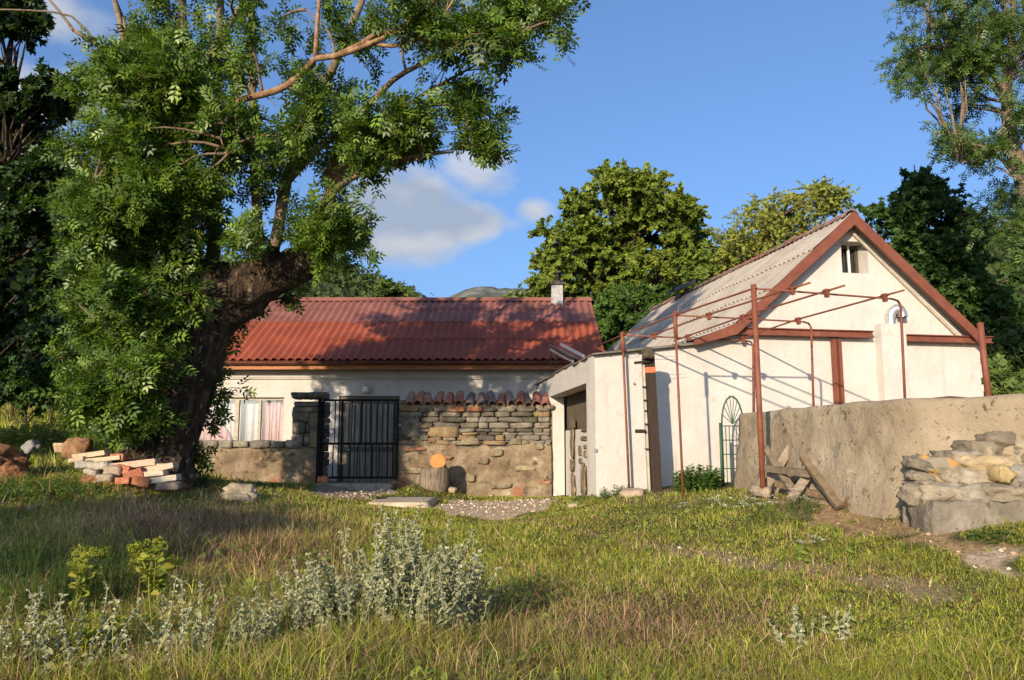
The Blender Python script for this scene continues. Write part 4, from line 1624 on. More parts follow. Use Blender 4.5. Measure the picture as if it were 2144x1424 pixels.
# ------------------------------------------------------------------ pipe frame (pergola without its cover)
per = empty('pergola', tuple(P(1431, 1041, 11.5)), 'red-brown steel pipe pergola frame standing bare in front of the white house', 'pergola frame')
rows = [dict(post=(1303, 702, 1318, 1034, 13.2, .020), clamps=[(1371, 705), (1441, 709), (1556, 712)], end=(1562, 713), base=(1577, 870), D2=13.65),
        dict(post=(1413, 660, 1431, 1046, 11.45, .018), clamps=[(1485, 667), (1557, 672), (1672, 673)], end=(1682, 674), base=(1703, 853), D2=11.9),
        dict(post=(1578, 604, 1599, 1050, 9.75, .036), clamps=[(1659, 612), (1731, 618), (1853, 624)], end=(1868, 626), base=(1894, 834), D2=10.3)]
CLP = [[], [], []]
heads = []
for ri, r_ in enumerate(rows):
    x0p, y0p, x1p, y1p, D1, rad = r_['post']
    T, Bp = P(x0p, y0p, D1), P(x1p, y1p, D1)
    heads.append(T)
    mb = MB()
    g_ = h1(Bp.x, Bp.y)
    mb.tube([T + Vector((0, 0, .05)), T * .5 + Bp * .5, Vector((Bp.x, Bp.y, g_ - .1))], rad, 12)
    mb.build('post', M['pipe_rust'], per, smooth=True)
    if ri < 2:
        mb = MB()
        mb.tube([T + Vector((0, 0, .06)), T + (Bp - T) * (.13 if ri else .11)], rad * 1.7, 12)
        mb.build('post_sleeve', M['pipe_rust'], per, smooth=True)
    E = P(r_['end'][0], r_['end'][1], r_['D2'])
    Bs = P(r_['base'][0], r_['base'][1], r_['D2'] + .05)
    Bs.z = 2.0
    dirn = (E - T).normalized()
    Eo = E + dirn * .09 + Vector((0, 0, -.02))
    Ed = E + dirn * .13 + Vector((0, 0, -.09))
    mb = MB()
    mb.tube([T - dirn * .03, T + (E - T) * .5, E, Eo, Ed, (Ed + Bs) / 2, Bs], [.013, .013, .013, .015, .018, .018, .018], 10)
    mb.build('cross_pipe', M['pipe_rust'], per, smooth=True)
    L_ = (E - T).length
    for ci, (cx_, cy_) in enumerate(r_['clamps']):
        q = P(cx_, cy_, D1)
        # parameter along the cross pipe by pixel x
        lo, hi = 0., 1.1
        for _ in range(30):
            m_ = (lo + hi) / 2
            v = T + (E - T) * m_
            xx_, _y = proj(v.x, v.y, v.z)
            if float(xx_) < cx_: lo = m_
            else: hi = m_
        v = T + (E - T) * lo
        CLP[ci].append(v)
        mb = MB()
        mb.obox(v + Vector((0, 0, .01)), dirn * .022, Vector((-dirn.y, dirn.x, 0)) * .026, (0, 0, .055))
        mb.tube([v - dirn * .06 + Vector((0, 0, .045)), v + dirn * .06 + Vector((0, 0, .045))], .011, 6)
        mb.build('clamp', M['pipe_rust'], per)
# long pipes over the cross pipes
for li in range(4):
    pts = heads if li == 0 else CLP[li - 1]
    d_b = (pts[0] - pts[1]).normalized()
    d_f = (pts[2] - pts[1]).normalized()
    up = Vector((0, 0, .04 if li else .0))
    a = pts[0] + d_b * (1.15 if li == 0 else .55)
    e = pts[2] + d_f * (.05 if li == 0 else .32)
    if li == 0:
        a = P(1247, 726, 14.3)
    mb = MB()
    mb.tube([a + up, pts[0] + up, pts[1] + up, pts[2] + up, e + up], .0135, 10)
    mb.build('long_pipe', M['pipe_rust'], per, smooth=True)
mb = MB()
mb.tube([P(1240, 723, 14.3), P(1275, 741, 13.25)], .018, 8)
mb.build('wall_bracket', M['pipe_rust'], per, smooth=True)

# ------------------------------------------------------------------ dark beam post with cross pieces
A, B = P(1358, 742, 12.75), P(1375, 1034, 12.75)
bp = empty('beam_post', (B.x, B.y, B.z), 'tall dark brown beam post with pale wires and an orange band against the white wall', 'post')
mb = MB()
B.z = h1(B.x, B.y) - .1
mb.beam(Vector((A.x, A.y, A.z)), Vector((B.x, B.y, B.z)), .16, .18, up=(0, 1, 0))
mb.build('beam', M['dark_wood'], bp)
mb = MB()
a_ = A + (B - A) * .095
mb.beam(a_, a_ + (B - A).normalized() * .09, .17, .19, up=(0, 1, 0))
mb.build('orange_band', surf('orange_paint', [(.3, (.42, .11, .04)), (.7, (.55, .16, .06))], 5, 4, .6, .1, 30), bp)
mb = MB()
mb.beam(P(1346, 752, 12.72), P(1359, 1030, 12.72) + Vector((0, 0, .0)), .035, .10, up=(0, 1, 0))
mb.build('side_board', M['frame_paint'], bp)
mb = MB()
for (xa, ya, xb, yb, r_) in ((1337, 739, 1366, 738, .028), (1328, 760, 1362, 757, .022), (1330, 903, 1352, 903, .03)):
    mb = MB()
    mb.tube([P(xa, ya, 12.62), P(xb, yb, 12.62)], r_, 8)
    mb.build('bracket', M['dark_wood'], bp)
mb = MB()
q = P(1357, 740, 12.55)
mb.stone(q, (.10, .1, .09), 4, 5, .3)
mb.build('rope_coil', M['slat_wood'], bp)
mb = MB()
for py_, w_ in ((810, .05), (838, .04), (860, .03), (888, .04), (940, .06)):
    q = P(1349 + (py_ - 800) * .05, py_, 12.64)
    mb = MB()
    mb.obox(q, (w_ * .7, 0, 0), (0, .02, 0), (0, 0, .010))
    mb.build('hinge', M['dark_wood'], bp)
for (xa, ya, xb, yb) in ((1366, 741, 1412, 748), (1366, 752, 1420, 754), (1310, 742, 1340, 744), (1310, 750, 1340, 747)):
    wr = MB()
    wr.tube([P(xa, ya, 12.7), P(xb, yb, 12.9)], .0035, 4)
    wr.build('wire', M['steel'], bp)

# ------------------------------------------------------------------ green arched gate leaf
ga = empty('arched_trellis', tuple(P(1538, 1020, 12.75)), 'narrow green arched iron trellis at the end of the retaining wall', 'trellis')
DG = 12.75
yaw = Vector((.97, .22, 0))
g0 = P(1516, 1018, DG)
gw = (P(1566, 1018, DG) - P(1516, 1018, DG)).length
zb_, zsp, ztop = P(1516, 1018, DG).z, P(1516, 888, DG).z, P(1540, 830, DG).z


def gp(u, z, b=0):
    return Vector((g0.x, g0.y, 0)) + yaw * u + Vector((0, b, z))


fr_ = MB()
pts = [gp(0, zb_ - .05), gp(0, zsp)]
for k in range(1, 12):
    an = math.pi * k / 12
    pts.append(gp(gw / 2 - gw / 2 * math.cos(an), zsp + (ztop - zsp) * math.sin(an)))
pts += [gp(gw, zsp), gp(gw, zb_ - .05)]
fr_.tube(pts, .014, 8)
fr_.tube([gp(-.035, zb_ - .05, -.02), gp(-.035, zsp + .02, -.02)], .022, 8)
fr_.build('arch_frame', M['green_metal'], ga, smooth=True)
for k in range(1, 6):
    mb = MB()
    mb.tube([gp(gw * k / 6, zb_), gp(gw * k / 6, zsp - .02)], .007, 6)
    mb.build('upright', M['green_metal'], ga)
for k in range(5):
    mb = MB()
    z_ = zb_ + .05 + (zsp - .03 - zb_ - .05) * k / 4
    mb.tube([gp(0, z_), gp(gw, z_)], .009, 6)
    mb.build('rail', M['green_metal'], ga)
for k in range(1, 9):
    an = math.pi * k / 9
    mb = MB()
    mb.tube([gp(gw / 2, zsp), gp(gw / 2 - gw / 2 * math.cos(an) * 1.06, zsp + (ztop - zsp) * math.sin(an) * 1.06)], .006, 6)
    mb.build('sun_ray', M['green_metal'], ga)

# ------------------------------------------------------------------ saw horse of rough logs
sh = empty('sawhorse', tuple(G(1700, 1062)), 'weathered wooden sawhorse of crossed boards leaning by the retaining wall', 'sawhorse')


def board(xa, ya, Da, xb, yb, Db, w_, t_, name='leg', c=(1, 1, 1), sink=.0):
    mb = MB()
    mb.cur = tuple(q * .72 for q in c)
    A_, B_ = P(xa, ya, Da), P(xb, yb, Db)
    B_.z = max(B_.z, h1(B_.x, B_.y) + .015 - sink) if name == 'leg' else B_.z
    d = (B_ - A_)
    n = 6
    pts_ = [A_ + d * k / n for k in range(n + 1)]
    mb.beam(A_, B_, t_, w_, up=(0, -.3, 1) if abs(d.z) < .5 * d.length else (1, 0, .2))
    return mb.build(name, M['grey_wood'], sh)


board(1681, 957, 9.0, 1758, 1062, 8.5, .085, .055, c=(.85, .75, .6))
board(1726, 948, 9.35, 1655, 1048, 9.0, .10, .05, c=(1.35, 1.3, 1.25))
board(1600, 936, 9.8, 1668, 1040, 9.3, .085, .055, c=(.9, .85, .8))
board(1655, 936, 10.0, 1598, 1028, 9.9, .10, .05, c=(1.3, 1.25, 1.2))
board(1604, 980, 9.75, 1694, 992, 9.0, .075, .075, 'top_rail', c=(.95, .9, .82))
board(1625, 1012, 9.7, 1738, 1042, 8.9, .07, .05, 'lower_rail', c=(1.1, .95, .75))
# leaning stones and log beside the thick post
mb = MB()
mb.cur = (1.1, 1.05, .95)
mb.tube([P(1573, 1024, 9.9), P(1612, 1033, 9.7)], .07, 12, rough=.1)
mb.build('short_log', M['grey_wood'], None, smooth=True, label='short grey log lying behind the foot of the thick pipe post', cat='log')
mb = MB()
mb.cur = (1.1, 1.0, .9)
mb.stone(P(1612, 990, 10.6), (.13, .14, .38), 17, 6, .2, .4, -.35)
mb.build('leaning_stone', M['stone_light'], None, smooth=True, label='tall grey stone leaning on the retaining wall beside the sawhorse', cat='stone')
mb = MB()
mb.cur = (1.25, 1.1, .95)
mb.stone(P(1558, 1024, 11.6), (.12, .12, .10), 19, 5, .2)
mb.build('foot_stone', M['stone_light'], None, smooth=True, label='pale stone at the foot of the green trellis', cat='stone')

# ------------------------------------------------------------------ stump and cut round
q = P(908, 1000, 17.25)
q.z = h1(q.x, q.y)
zt_ = P(908, 979, 17.25).z
mb = MB()
mb.cur = (1.2, 1.0, .8)
mb.tube([(q.x, q.y, q.z - .15), (q.x, q.y, q.z + .02), (q.x + .01, q.y, zt_ - .1), (q.x, q.y, zt_)], [.36, .33, .31, .29], 22, rough=.16)
mb.build('tree_stump', surf('stump_bark', [(.3, (.07, .05, .035)), (.5, (.20, .155, .11)), (.72, (.34, .28, .21))], 9, 8, .95, 1.0, 16, bdist=.05, stretch=(2.2, 2.2, .35)), None, smooth=True, label='old grey chopping stump in the grass in front of the stone wall', cat='stump')
rd = empty('cut_log', (q.x + .09, q.y, zt_), 'round of freshly cut orange wood lying on the stump', 'log')
mb = MB()
c0 = P(917, 966, 17.1)
ax_ = Vector((.05, -.9, .35)).normalized()
mb.cur = (.9, .75, .6)
mb.tube([c0 + ax_ * -.26, c0 + ax_ * .0], [.165, .172], 22, rough=.05)
mb.build('bark', M['grey_wood'], rd, smooth=False)
mb = MB()
mb.tube([c0 + ax_ * .001, c0 + ax_ * .012], [.166, .164], 22, rough=.05)
mb.build('cut_face', M['cut_wood'], rd)

# ------------------------------------------------------------------ rubble heap, stones, soil, left
hp = random.Random(4)
HEAP = [(192, 952, 34, 6, 'pale_plank', (1.1, 1.05, 1.0), -8), (222, 961, 36, 5, 'pale_plank', (1.15, 1.1, 1.0), -6), (250, 957, 14, 8, 'brick', (1.1, 1, 1), 0), (283, 972, 48, 8, 'pale_plank', (1.1, 1., .95), -7),
        (330, 980, 38, 7, 'pale_plank', (1.15, 1.05, 1.0), -9), (318, 992, 30, 6, 'pale_plank', (1.2, 1.2, 1.2), -5), (210, 975, 26, 9, 'stone_light', (1.2, 1.2, 1.2), 5), (180, 973, 20, 8, 'stone_light', (1.0, 1.05, 1.1), 0),
        (240, 985, 22, 12, 'stone_light', (1.1, .95, .85), 0), (262, 982, 14, 9, 'brick', (1.2, 1., 1), 12), (285, 995, 20, 13, 'brick', (1, .9, .9), -20), (300, 1008, 18, 10, 'brick', (.9, .8, .7), 10),
        (345, 1003, 30, 7, 'pale_plank', (1.1, 1.15, 1.2), -8), (225, 1000, 18, 9, 'stone_light', (1, .9, .8), 0), (262, 1006, 14, 8, 'brick', (1.1, 1, .9), 0), (165, 962, 16, 5, 'pale_plank', (1, .9, .8), -10),
        (348, 975, 14, 5, 'pale_plank', (1.2, 1.1, 1), 0), (196, 988, 16, 7, 'stone_light', (1.2, 1.2, 1.2), -12), (355, 1018, 26, 9, 'stone_light', (.7, .6, .6), 0)]
names = {'pale_plank': ('wood_block', 'block'), 'brick': ('loose_brick', 'brick'), 'stone_light': ('rubble_stone', 'stone')}
hlab = ['long pale sawn block at the top left of the rubble heap', 'thin pale block under the topmost one of the rubble heap', 'small orange brick between the pale blocks on the rubble heap',
        'long cream block in the middle of the rubble heap', 'cream block reaching right towards the tree trunk', 'white block low on the right of the rubble heap', 'mottled whitish stone in the left half of the rubble heap',
        'grey white stone at the left end of the rubble heap', 'pale square stone low in the middle of the rubble heap', 'bright orange brick in the centre of the rubble heap', 'broken tilted orange brick below the cream block',
        'dark orange brick at the bottom of the rubble heap', 'bluish white block at the lower right of the rubble heap', 'tan stone at the lower left foot of the rubble heap', 'small orange brick at the foot of the rubble heap',
        'thin tan block at the far left of the rubble heap', 'short cream block on the right shoulder of the rubble heap', 'small tilted white stone at the left of the rubble heap', 'flat purplish stone in front of the tree trunk']
for k, (px_, py_, hw, hh, mt_, tint, tl) in enumerate(HEAP):
    D_ = 12.0 - (py_ - 950) * .008
    q = P(px_, py_, D_)
    s_ = D_ / F
    mb = MB()
    mb.cur = tint
    an = math.radians(tl)
    if mt_ == 'stone_light':
        mb.stone(q, (hw * s_, .13, hh * s_), k * 5, 4, .2, .5, an)
    else:
        mb.cur = tuple(c * .8 for c in tint)
        mb.stone(q, (hw * s_, .10, hh * s_ * .85), k * 7, 7, .08 if mt_ == 'brick' else .05, .93, -an)
    mb.build(names[mt_][0], M[mt_], None, smooth=(mt_ == 'stone_light'), label=hlab[k], cat=names[mt_][1], group='pieces of the rubble heap by the tree')
# earth core under the heap
mb = MB()
mb.stone(P(262, 1003, 12.1) + Vector((0, .3, -.14)), (.82, .42, .30), 9, 10, .3, .1)
mb.build('heap_soil', M['soil'], None, smooth=True, label='brown soil mound carrying the rubble heap', cat='soil heap')
mb = MB()
q = P(-10, 950, 12.6)
mb.stone((q.x - .15, q.y, q.z - .22), (.72, .6, .40), 33, 22, .35, .0, -.3)
mb.build('soil_heap', M['soil'], None, smooth=True, label='heap of orange soil at the left edge', cat='soil heap')
mb = MB()
mb.cur = (.9, 1.0, 1.2)
mb.stone(P(66, 936, 12.9), (.14, .1, .10), 55, 5, .4, .3, .4)
mb.build('white_stone', M['stone_light'], None, smooth=True, label='pointed white stone right of the orange soil heap', cat='stone')
mb = MB()
mb.cur = (1.5, 1.3, 1.05)
A_ = P(134, 934, 12.9)
mb.tube([A_, A_ + Vector((.0, .0, .05))], [.16, .155], 18, rough=.1)
mb.tube([A_ + Vector((0, .0, -.10)), A_ + Vector((0, 0, -.005))], [.13, .15], 18, rough=.1)
mb.build('wood_slice', M['grey_wood'], None, label='flat grey wood slice left of the rubble heap', cat='log')
mb = MB()
mb.cur = (.9, .6, .4)
mb.stone(P(165, 940, 12.7), (.22, .18, .17), 63, 6, .3, .2)
mb.build('root_ball', M['grey_wood'], None, smooth=True, label='knotty orange brown root stock beside the wood slice', cat='root')
mb = MB()
mb.cur = (1.1, 1.05, .95)
q = G(500, 1044)
mb.stone((q.x, q.y, q.z + .01), (.33, .26, .19), 71, 14, .40, .02)
mb.build('boulder', M['stone_light'], None, smooth=True, label='pale grey boulder in the grass left of the gate step', cat='boulder')
for k, (px_, py_, r_, lab) in enumerate(((942, 1030, .12, 'whitish stone in the weeds right of the stump'), (1200, 1062, .07, 'small white stone at the edge of the gravel patch near the corner'),
                                    (1322, 1040, .15, 'flat pinkish stone at the foot of the left pipe post'), (1290, 1030, .13, 'flat grey stone among the weeds at the white wall corner'))):
    mb = MB()
    mb.cur = (1.3, 1.15, 1)
    q = G(px_, py_)
    mb.stone((q.x, q.y, q.z + r_ * .3), (r_ * 1.3, r_, r_ * .6), 81 + k, 5, .25, .3)
    mb.build('field_stone', M['stone_light'], None, smooth=True, label=lab, cat='stone')
q = G(68, 1075)
mb = MB()
mb.cur = (1.5, 1.5, 1.6)
mb.stone((q.x, q.y, q.z + .06), (.07, .05, .03), 5, 4, .2, .4)
mb.build('white_chip', M['stone_light'], None, smooth=True, label='small white chip in the shaded grass at the far left', cat='stone')
#PART2
# ================================================================== vegetation
def norm(a):
    return a / np.maximum(np.linalg.norm(a, axis=-1, keepdims=True), 1e-9)


def scatter(tv, tf, pos, axis_, nrm, scale):
    """copies of template (k,3)/(m,q) at pos with leaf axis axis_ (template +Y) and normal nrm (template +Z)"""
    y = norm(axis_)
    x = norm(np.cross(y, nrm))
    z = np.cross(x, y)
    k = len(tv)
    V = pos[:, None, :] + scale[:, None, None] * (tv[None, :, 0, None] * x[:, None, :] + tv[None, :, 1, None] * y[:, None, :] + tv[None, :, 2, None] * z[:, None, :])
    Fc = tf[None] + (np.arange(len(pos)) * k)[:, None, None]
    return V.reshape(-1, 3), Fc.reshape(-1, tf.shape[1])


def leaf_quad(l=1., w_=.4, y0=0., fold=.12, ang=0., x0=0.):
    v = np.array([(0, 0, 0), (-w_ / 2, l * .45, fold * w_), (0, l, -.04 * l), (w_ / 2, l * .45, fold * w_)])
    c, s = math.cos(ang), math.sin(ang)
    r = v.copy()
    r[:, 0] = v[:, 0] * c + v[:, 1] * s + x0
    r[:, 1] = -v[:, 0] * s + v[:, 1] * c + y0
    return r


def compound(pairs=3, ll=.42, lw=.17, spread=1.0):
    vs, fs_ = [], []
    for i in range(pairs):
        y0 = .22 + .55 * i / max(1, pairs - 1) if pairs > 1 else .4
        for sg in (-1, 1):
            q = leaf_quad(ll * (1 - .12 * abs(i - pairs / 2)), lw, y0, ang=sg * spread)
            q[:, 2] -= .05 * i
            vs.append(q)
    vs.append(leaf_quad(ll, lw, .8))
    V = np.concatenate(vs)
    Fc = np.arange(len(V)).reshape(-1, 4)
    return V, Fc


def single(l=1., w_=.6):
    return leaf_quad(l, w_), np.arange(4)[None]


def tuftleaf():
    """three leaves from one point"""
    vs = [leaf_quad(1, .55, ang=a) for a in (-.9, 0.05, 1.0)]
    return np.concatenate(vs), np.arange(12).reshape(-1, 4)


def colours(n, cols, r, k=4, jit=.18):
    """per-item colour: random blend of the given colours"""
    cols = np.array(cols)
    a = r.dirichlet(np.ones(len(cols)) * .6, n)
    c = a @ cols
    c = c * (1 + jit * r.standard_normal((n, 1)))
    return np.repeat(np.clip(c, .003, 1), k, axis=0)


def poly_points(poly, n, D, dD, r):
    xs, ys = [p[0] for p in poly], [p[1] for p in poly]
    out = []
    while len(out) < n:
        x, y = r.uniform(min(xs), max(xs)), r.uniform(min(ys), max(ys))
        if inpoly([x], [y], poly)[0]:
            out.append((x, y))
    out = np.array(out)
    d = D + dD * (r.random(n) * 2 - 1)
    return [P(x, y, q) for (x, y), q in zip(out, d)]


def curve(a, b, sag, n=6, wig=.05, seed=0):
    a, b = Vector(a), Vector(b)
    L_ = (b - a).length
    pts = []
    for i in range(n + 1):
        t = i / n
        p = a.lerp(b, t) + Vector((0, 0, sag * L_ * 4 * t * (1 - t)))
        w_ = math.sin(math.pi * t) * wig * L_
        p += Vector((noise.noise(p * .9 + Vector((seed, 0, 0))), noise.noise(p * .9 + Vector((0, seed, 0))), noise.noise(p * .9 + Vector((0, 0, seed))))) * w_ * 2
        pts.append(p)
    return pts


def spray(blobs, rad, twigs, leaves, r, droop=.25, twig_len=1.0, flat=.75):
    """leaf positions along twigs that fan out of each blob centre. Returns pos, axis, normal and the twigs"""
    pos, ax, nr_, tw = [], [], [], []
    for c, R in zip(blobs, rad):
        c = np.array(c)
        for _ in range(twigs):
            d = r.standard_normal(3)
            d[2] = d[2] * flat + .12
            d /= np.linalg.norm(d)
            L_ = R * twig_len * r.uniform(.55, 1.1)
            st = c + r.standard_normal(3) * R * .22
            t = np.linspace(.15, 1.0, leaves) ** .9
            pts = st + d * L_ * t[:, None]
            pts[:, 2] -= droop * L_ * t ** 2
            tw.append((st, pts[-1]))
            n = leaves
            side = r.standard_normal((n, 3))
            a = d[None] * .7 + side * .75
            a[:, 2] -= .15 + droop * .8
            pos.append(pts)
            ax.append(a)
            nn = r.standard_normal((n, 3)) * .55 + np.array([-.22, -.45, .75])
            nr_.append(nn)
    return np.concatenate(pos), np.concatenate(ax), np.concatenate(nr_), tw


def nearest(limbs, p):
    best, bp_ = 1e9, None
    for pts, _r in limbs:
        for q in pts:
            d = (Vector(q) - Vector(p)).length + max(0, q[2] - p[2]) * .8
            if d < best:
                best, bp_ = d, q
    return Vector(bp_)


# ------------------------------------------------------------------ the old ash
rA = np.random.default_rng(42)
DA = -1.5
ash = empty('ash_tree', tuple(P(320, 1012, 13.0)), 'old pollarded ash with a thick leaning trunk before the cottage', 'tree')


ash_mode = True


def limb(pts):
    """[(px,py,D,r)...] -> smoothed points and radii"""
    P3 = [P(a, b, d + (DA if ash_mode else 0)) for a, b, d, _ in pts]
    R3 = [q[3] * (.81 if ash_mode else 1) for q in pts]
    o, ro = [], []
    n = len(P3)
    for i in range(n - 1):
        p0, p1, p2, p3 = P3[max(i - 1, 0)], P3[i], P3[i + 1], P3[min(i + 2, n - 1)]
        seg = max(2, int((p2 - p1).length / .25))
        for k in range(seg):
            t = k / seg
            o.append(.5 * ((2 * p1) + (p2 - p0) * t + (2 * p0 - 5 * p1 + 4 * p2 - p3) * t * t + (3 * p1 - p0 - 3 * p2 + p3) * t ** 3))
            ro.append(R3[i] * (1 - t) + R3[i + 1] * t)
    o.append(P3[-1])
    ro.append(R3[-1])
    return o, ro


tk = MB()
for pts, rg in (([(300, 1075, 14.5, .98), (312, 1010, 14.5, .80), (338, 950, 14.5, .64), (368, 860, 14.5, .585), (392, 770, 14.5, .60), (418, 690, 14.5, .66), (440, 620, 14.6, .62), (450, 560, 14.7, .45)], .35),
                ([(345, 1060, 14.2, .36), (352, 980, 14.2, .34), (372, 880, 14.3, .34), (395, 780, 14.3, .3)], .4),
                ([(430, 660, 14.5, .56), (490, 620, 14.5, .54), (555, 590, 14.5, .45), (615, 560, 14.4, .38), (655, 530, 14.3, .34), (668, 500, 14.3, .26)], .45),
                ([(400, 640, 14.6, .45), (385, 560, 14.8, .40), (380, 480, 14.9, .3), (378, 400, 15.0, .2)], .4)):
    o_, ro_ = limb(pts)
    tk.tube(o_, ro_, 26, rough=rg)
# burrs
for (px_, py_, r_) in ((430, 600, .34), (400, 690, .3), (380, 600, .33), (500, 585, .3), (640, 505, .28), (355, 905, .3), (300, 985, .42), (340, 1000, .4), (350, 840, .28), (560, 555, .3)):
    q = P(px_, py_, 14.15 + DA)
    tk.stone(q + Vector((0, .15, 0)), (r_ * .9, r_ * .9, r_), px_, 9, .45, .05)
tk.build('trunk', M['bark'], ash, smooth=True)

LIMBS = []
LDEF = [
    [(530, 600, 14.5, .16), (540, 520, 14.4, .13), (537, 430, 14.4, .115), (532, 300, 14.4, .105), (528, 170, 14.4, .095), (527, 60, 14.4, .085), (524, -120, 14.4, .06), (520, -260, 14.4, .03)],
    [(548, 600, 14.5, .15), (565, 545, 14.4, .14), (578, 500, 14.3, .13), (600, 380, 14.2, .115), (640, 270, 14.3, .11), (675, 190, 14.3, .10), (720, 90, 14.4, .09), (765, -20, 14.5, .075), (800, -160, 14.6, .04)],
    [(655, 520, 14.3, .2), (690, 420, 14.0, .13), (700, 330, 13.8, .1), (735, 270, 13.6, .08), (800, 190, 13.4, .06), (850, 150, 13.3, .05), (935, 110, 13.1, .03)],
    [(640, 540, 14.2, .12), (680, 420, 13.7, .08), (745, 368, 13.4, .06), (800, 338, 13.2, .05), (880, 326, 13.0, .035), (950, 318, 12.9, .02)],
    [(378, 430, 14.9, .2), (372, 300, 14.9, .13), (385, 200, 14.8, .11), (384, 90, 14.7, .10), (381, -40, 14.7, .085), (378, -200, 14.7, .05)],
    [(382, 480, 14.8, .16), (335, 330, 14.7, .11), (300, 230, 14.6, .085), (262, 90, 14.5, .07), (236, -20, 14.4, .05), (215, -140, 14.4, .03)],
    [(378, 300, 14.8, .1), (340, 200, 14.6, .08), (285, 100, 14.5, .07), (240, 0, 14.5, .05), (225, -80, 14.4, .03)],
    [(440, 600, 14.6, .18), (452, 450, 14.8, .12), (455, 300, 14.9, .1), (458, 150, 14.9, .09), (462, 0, 15, .08), (465, -150, 15, .04)],
    [(385, 250, 14.4, .1), (430, 130, 14.2, .075), (470, 70, 14.1, .06), (510, 0, 14, .045), (530, -60, 14, .02)],
    [(460, 250, 14.0, .05), (500, 212, 13.2, .06), (550, 198, 12.8, .065), (600, 180, 12.6, .065), (645, 140, 12.5, .06), (660, 123, 12.5, .055), (700, 118, 12.4, .055), (760, 98, 12.3, .045), (830, 66, 12.2, .04), (870, 40, 12.1, .035), (910, 0, 12.0, .03), (940, -60, 12, .02)],
    [(700, 118, 12.4, .045), (760, 90, 12.3, .05), (790, 70, 12.3, .045), (850, 70, 12.2, .035), (900, 86, 12.2, .035), (960, 90, 12.1, .03), (1010, 94, 12.1, .02), (1090, 70, 12.1, .012)],
    [(765, 88, 12.3, .04), (820, 97, 12.3, .035), (880, 80, 12.2, .03), (930, 30, 12.2, .025), (955, -10, 12.2, .02)],
    [(660, 125, 12.5, .05), (664, 60, 12.4, .04), (668, 0, 12.4, .035), (672, -70, 12.4, .02)],
    [(690, 400, 13.8, .07), (760, 300, 13.6, .05), (860, 215, 13.4, .038), (920, 178, 13.3, .03), (975, 148, 13.2, .022), (1035, 115, 13.1, .012)],
    [(975, 148, 13.2, .016), (1040, 138, 13.1, .011), (1070, 115, 13.1, .006)],
    [(920, 178, 13.3, .014), (935, 140, 13.3, .01), (960, 110, 13.3, .006)],
    [(800, 338, 13.2, .03), (870, 335, 13.1, .022), (905, 320, 13.0, .014), (975, 310, 12.9, .008)],
    [(600, 380, 14.2, .09), (680, 300, 14.5, .07), (760, 260, 14.8, .05), (850, 230, 15, .035), (960, 215, 15.1, .02)],
    [(330, 340, 14.6, .07), (250, 250, 14.3, .05), (205, 180, 14.2, .03)],
    [(150, 60, 14.6, .04), (200, 92, 14.7, .05), (280, 130, 14.8, .055), (340, 200, 14.8, .06)],
    [(-40, 20, 14.4, .015), (60, 22, 14.5, .02), (150, 34, 14.6, .022), (200, 90, 14.7, .03)],
    [(95, -10, 14.6, .02), (125, 25, 14.6, .03), (155, 65, 14.6, .035)],
    [(330, 640, 14.4, .1), (270, 560, 13.9, .06), (220, 480, 13.7, .04), (190, 400, 13.6, .02)],
    [(330, 720, 14.3, .1), (250, 690, 13.6, .05), (190, 660, 13.4, .03)],
    [(330, 820, 14.2, .1), (260, 800, 13.5, .05), (200, 800, 13.3, .03)],
    [(480, 235, 13.3, .025), (462, 290, 13.0, .016), (480, 320, 12.9, .010), (500, 300, 12.9, .006)],
    [(640, 20, 12.6, .015), (690, 70, 12.5, .02), (700, 118, 12.4, .03)],
]
lm = MB()
for k, d_ in enumerate(LDEF):
    o_, ro_ = limb(d_)
    LIMBS.append((o_, ro_))
    lm.cur = (1.35, 1.05, .85) if 9 <= k <= 16 else (.95, .95, .9)
    lm.tube(o_, ro_, 10, rough=.16 if max(ro_) > .06 else .0)

PA = [(260, 80), (215, 160), (190, 230), (185, 330), (170, 420), (172, 560), (165, 680), (172, 790), (215, 880), (290, 900), (318, 820), (325, 710), (322, 610), (378, 545), (420, 420), (430, 180), (400, 60), (320, 40)]
PB = [(400, 160), (420, 420), (400, 500), (470, 520), (540, 480), (600, 470), (660, 470), (720, 530), (745, 500), (740, 430), (710, 330), (740, 250), (790, 200), (740, 110), (600, 140), (480, 110)]
PB2 = [(380, -160), (390, 60), (480, 120), (600, 100), (760, 110), (860, 60), (880, -160)]
PC = [(800, -60), (780, 60), (880, 110), (960, 100), (1060, 85), (1110, 50), (1170, 25), (1190, -60)]
PD = [(720, 230), (720, 330), (800, 320), (900, 300), (1010, 280), (1035, 255), (1000, 210), (960, 185), (880, 215), (800, 200)]
PE = [(215, -160), (215, -20), (300, 30), (400, 40), (400, -160)]
blobs, rads, thin = [], [], []
for poly, n, D_, dD, R in ((PA, 130, 13.9, 1.2, .40), (PB, 56, 14.2, 1.6, .34), (PB2, 24, 14.2, 1.8, .38), (PC, 28, 12.6, 1.1, .36), (PD, 27, 13.2, .9, .30), (PE, 8, 14.5, 1.3, .38)):
    b = poly_points(poly, n, D_ + DA, dD, rA)
    blobs += b
    rads += [R * rA.uniform(.75, 1.2) for _ in b]
    thin += [poly is not PA] * n
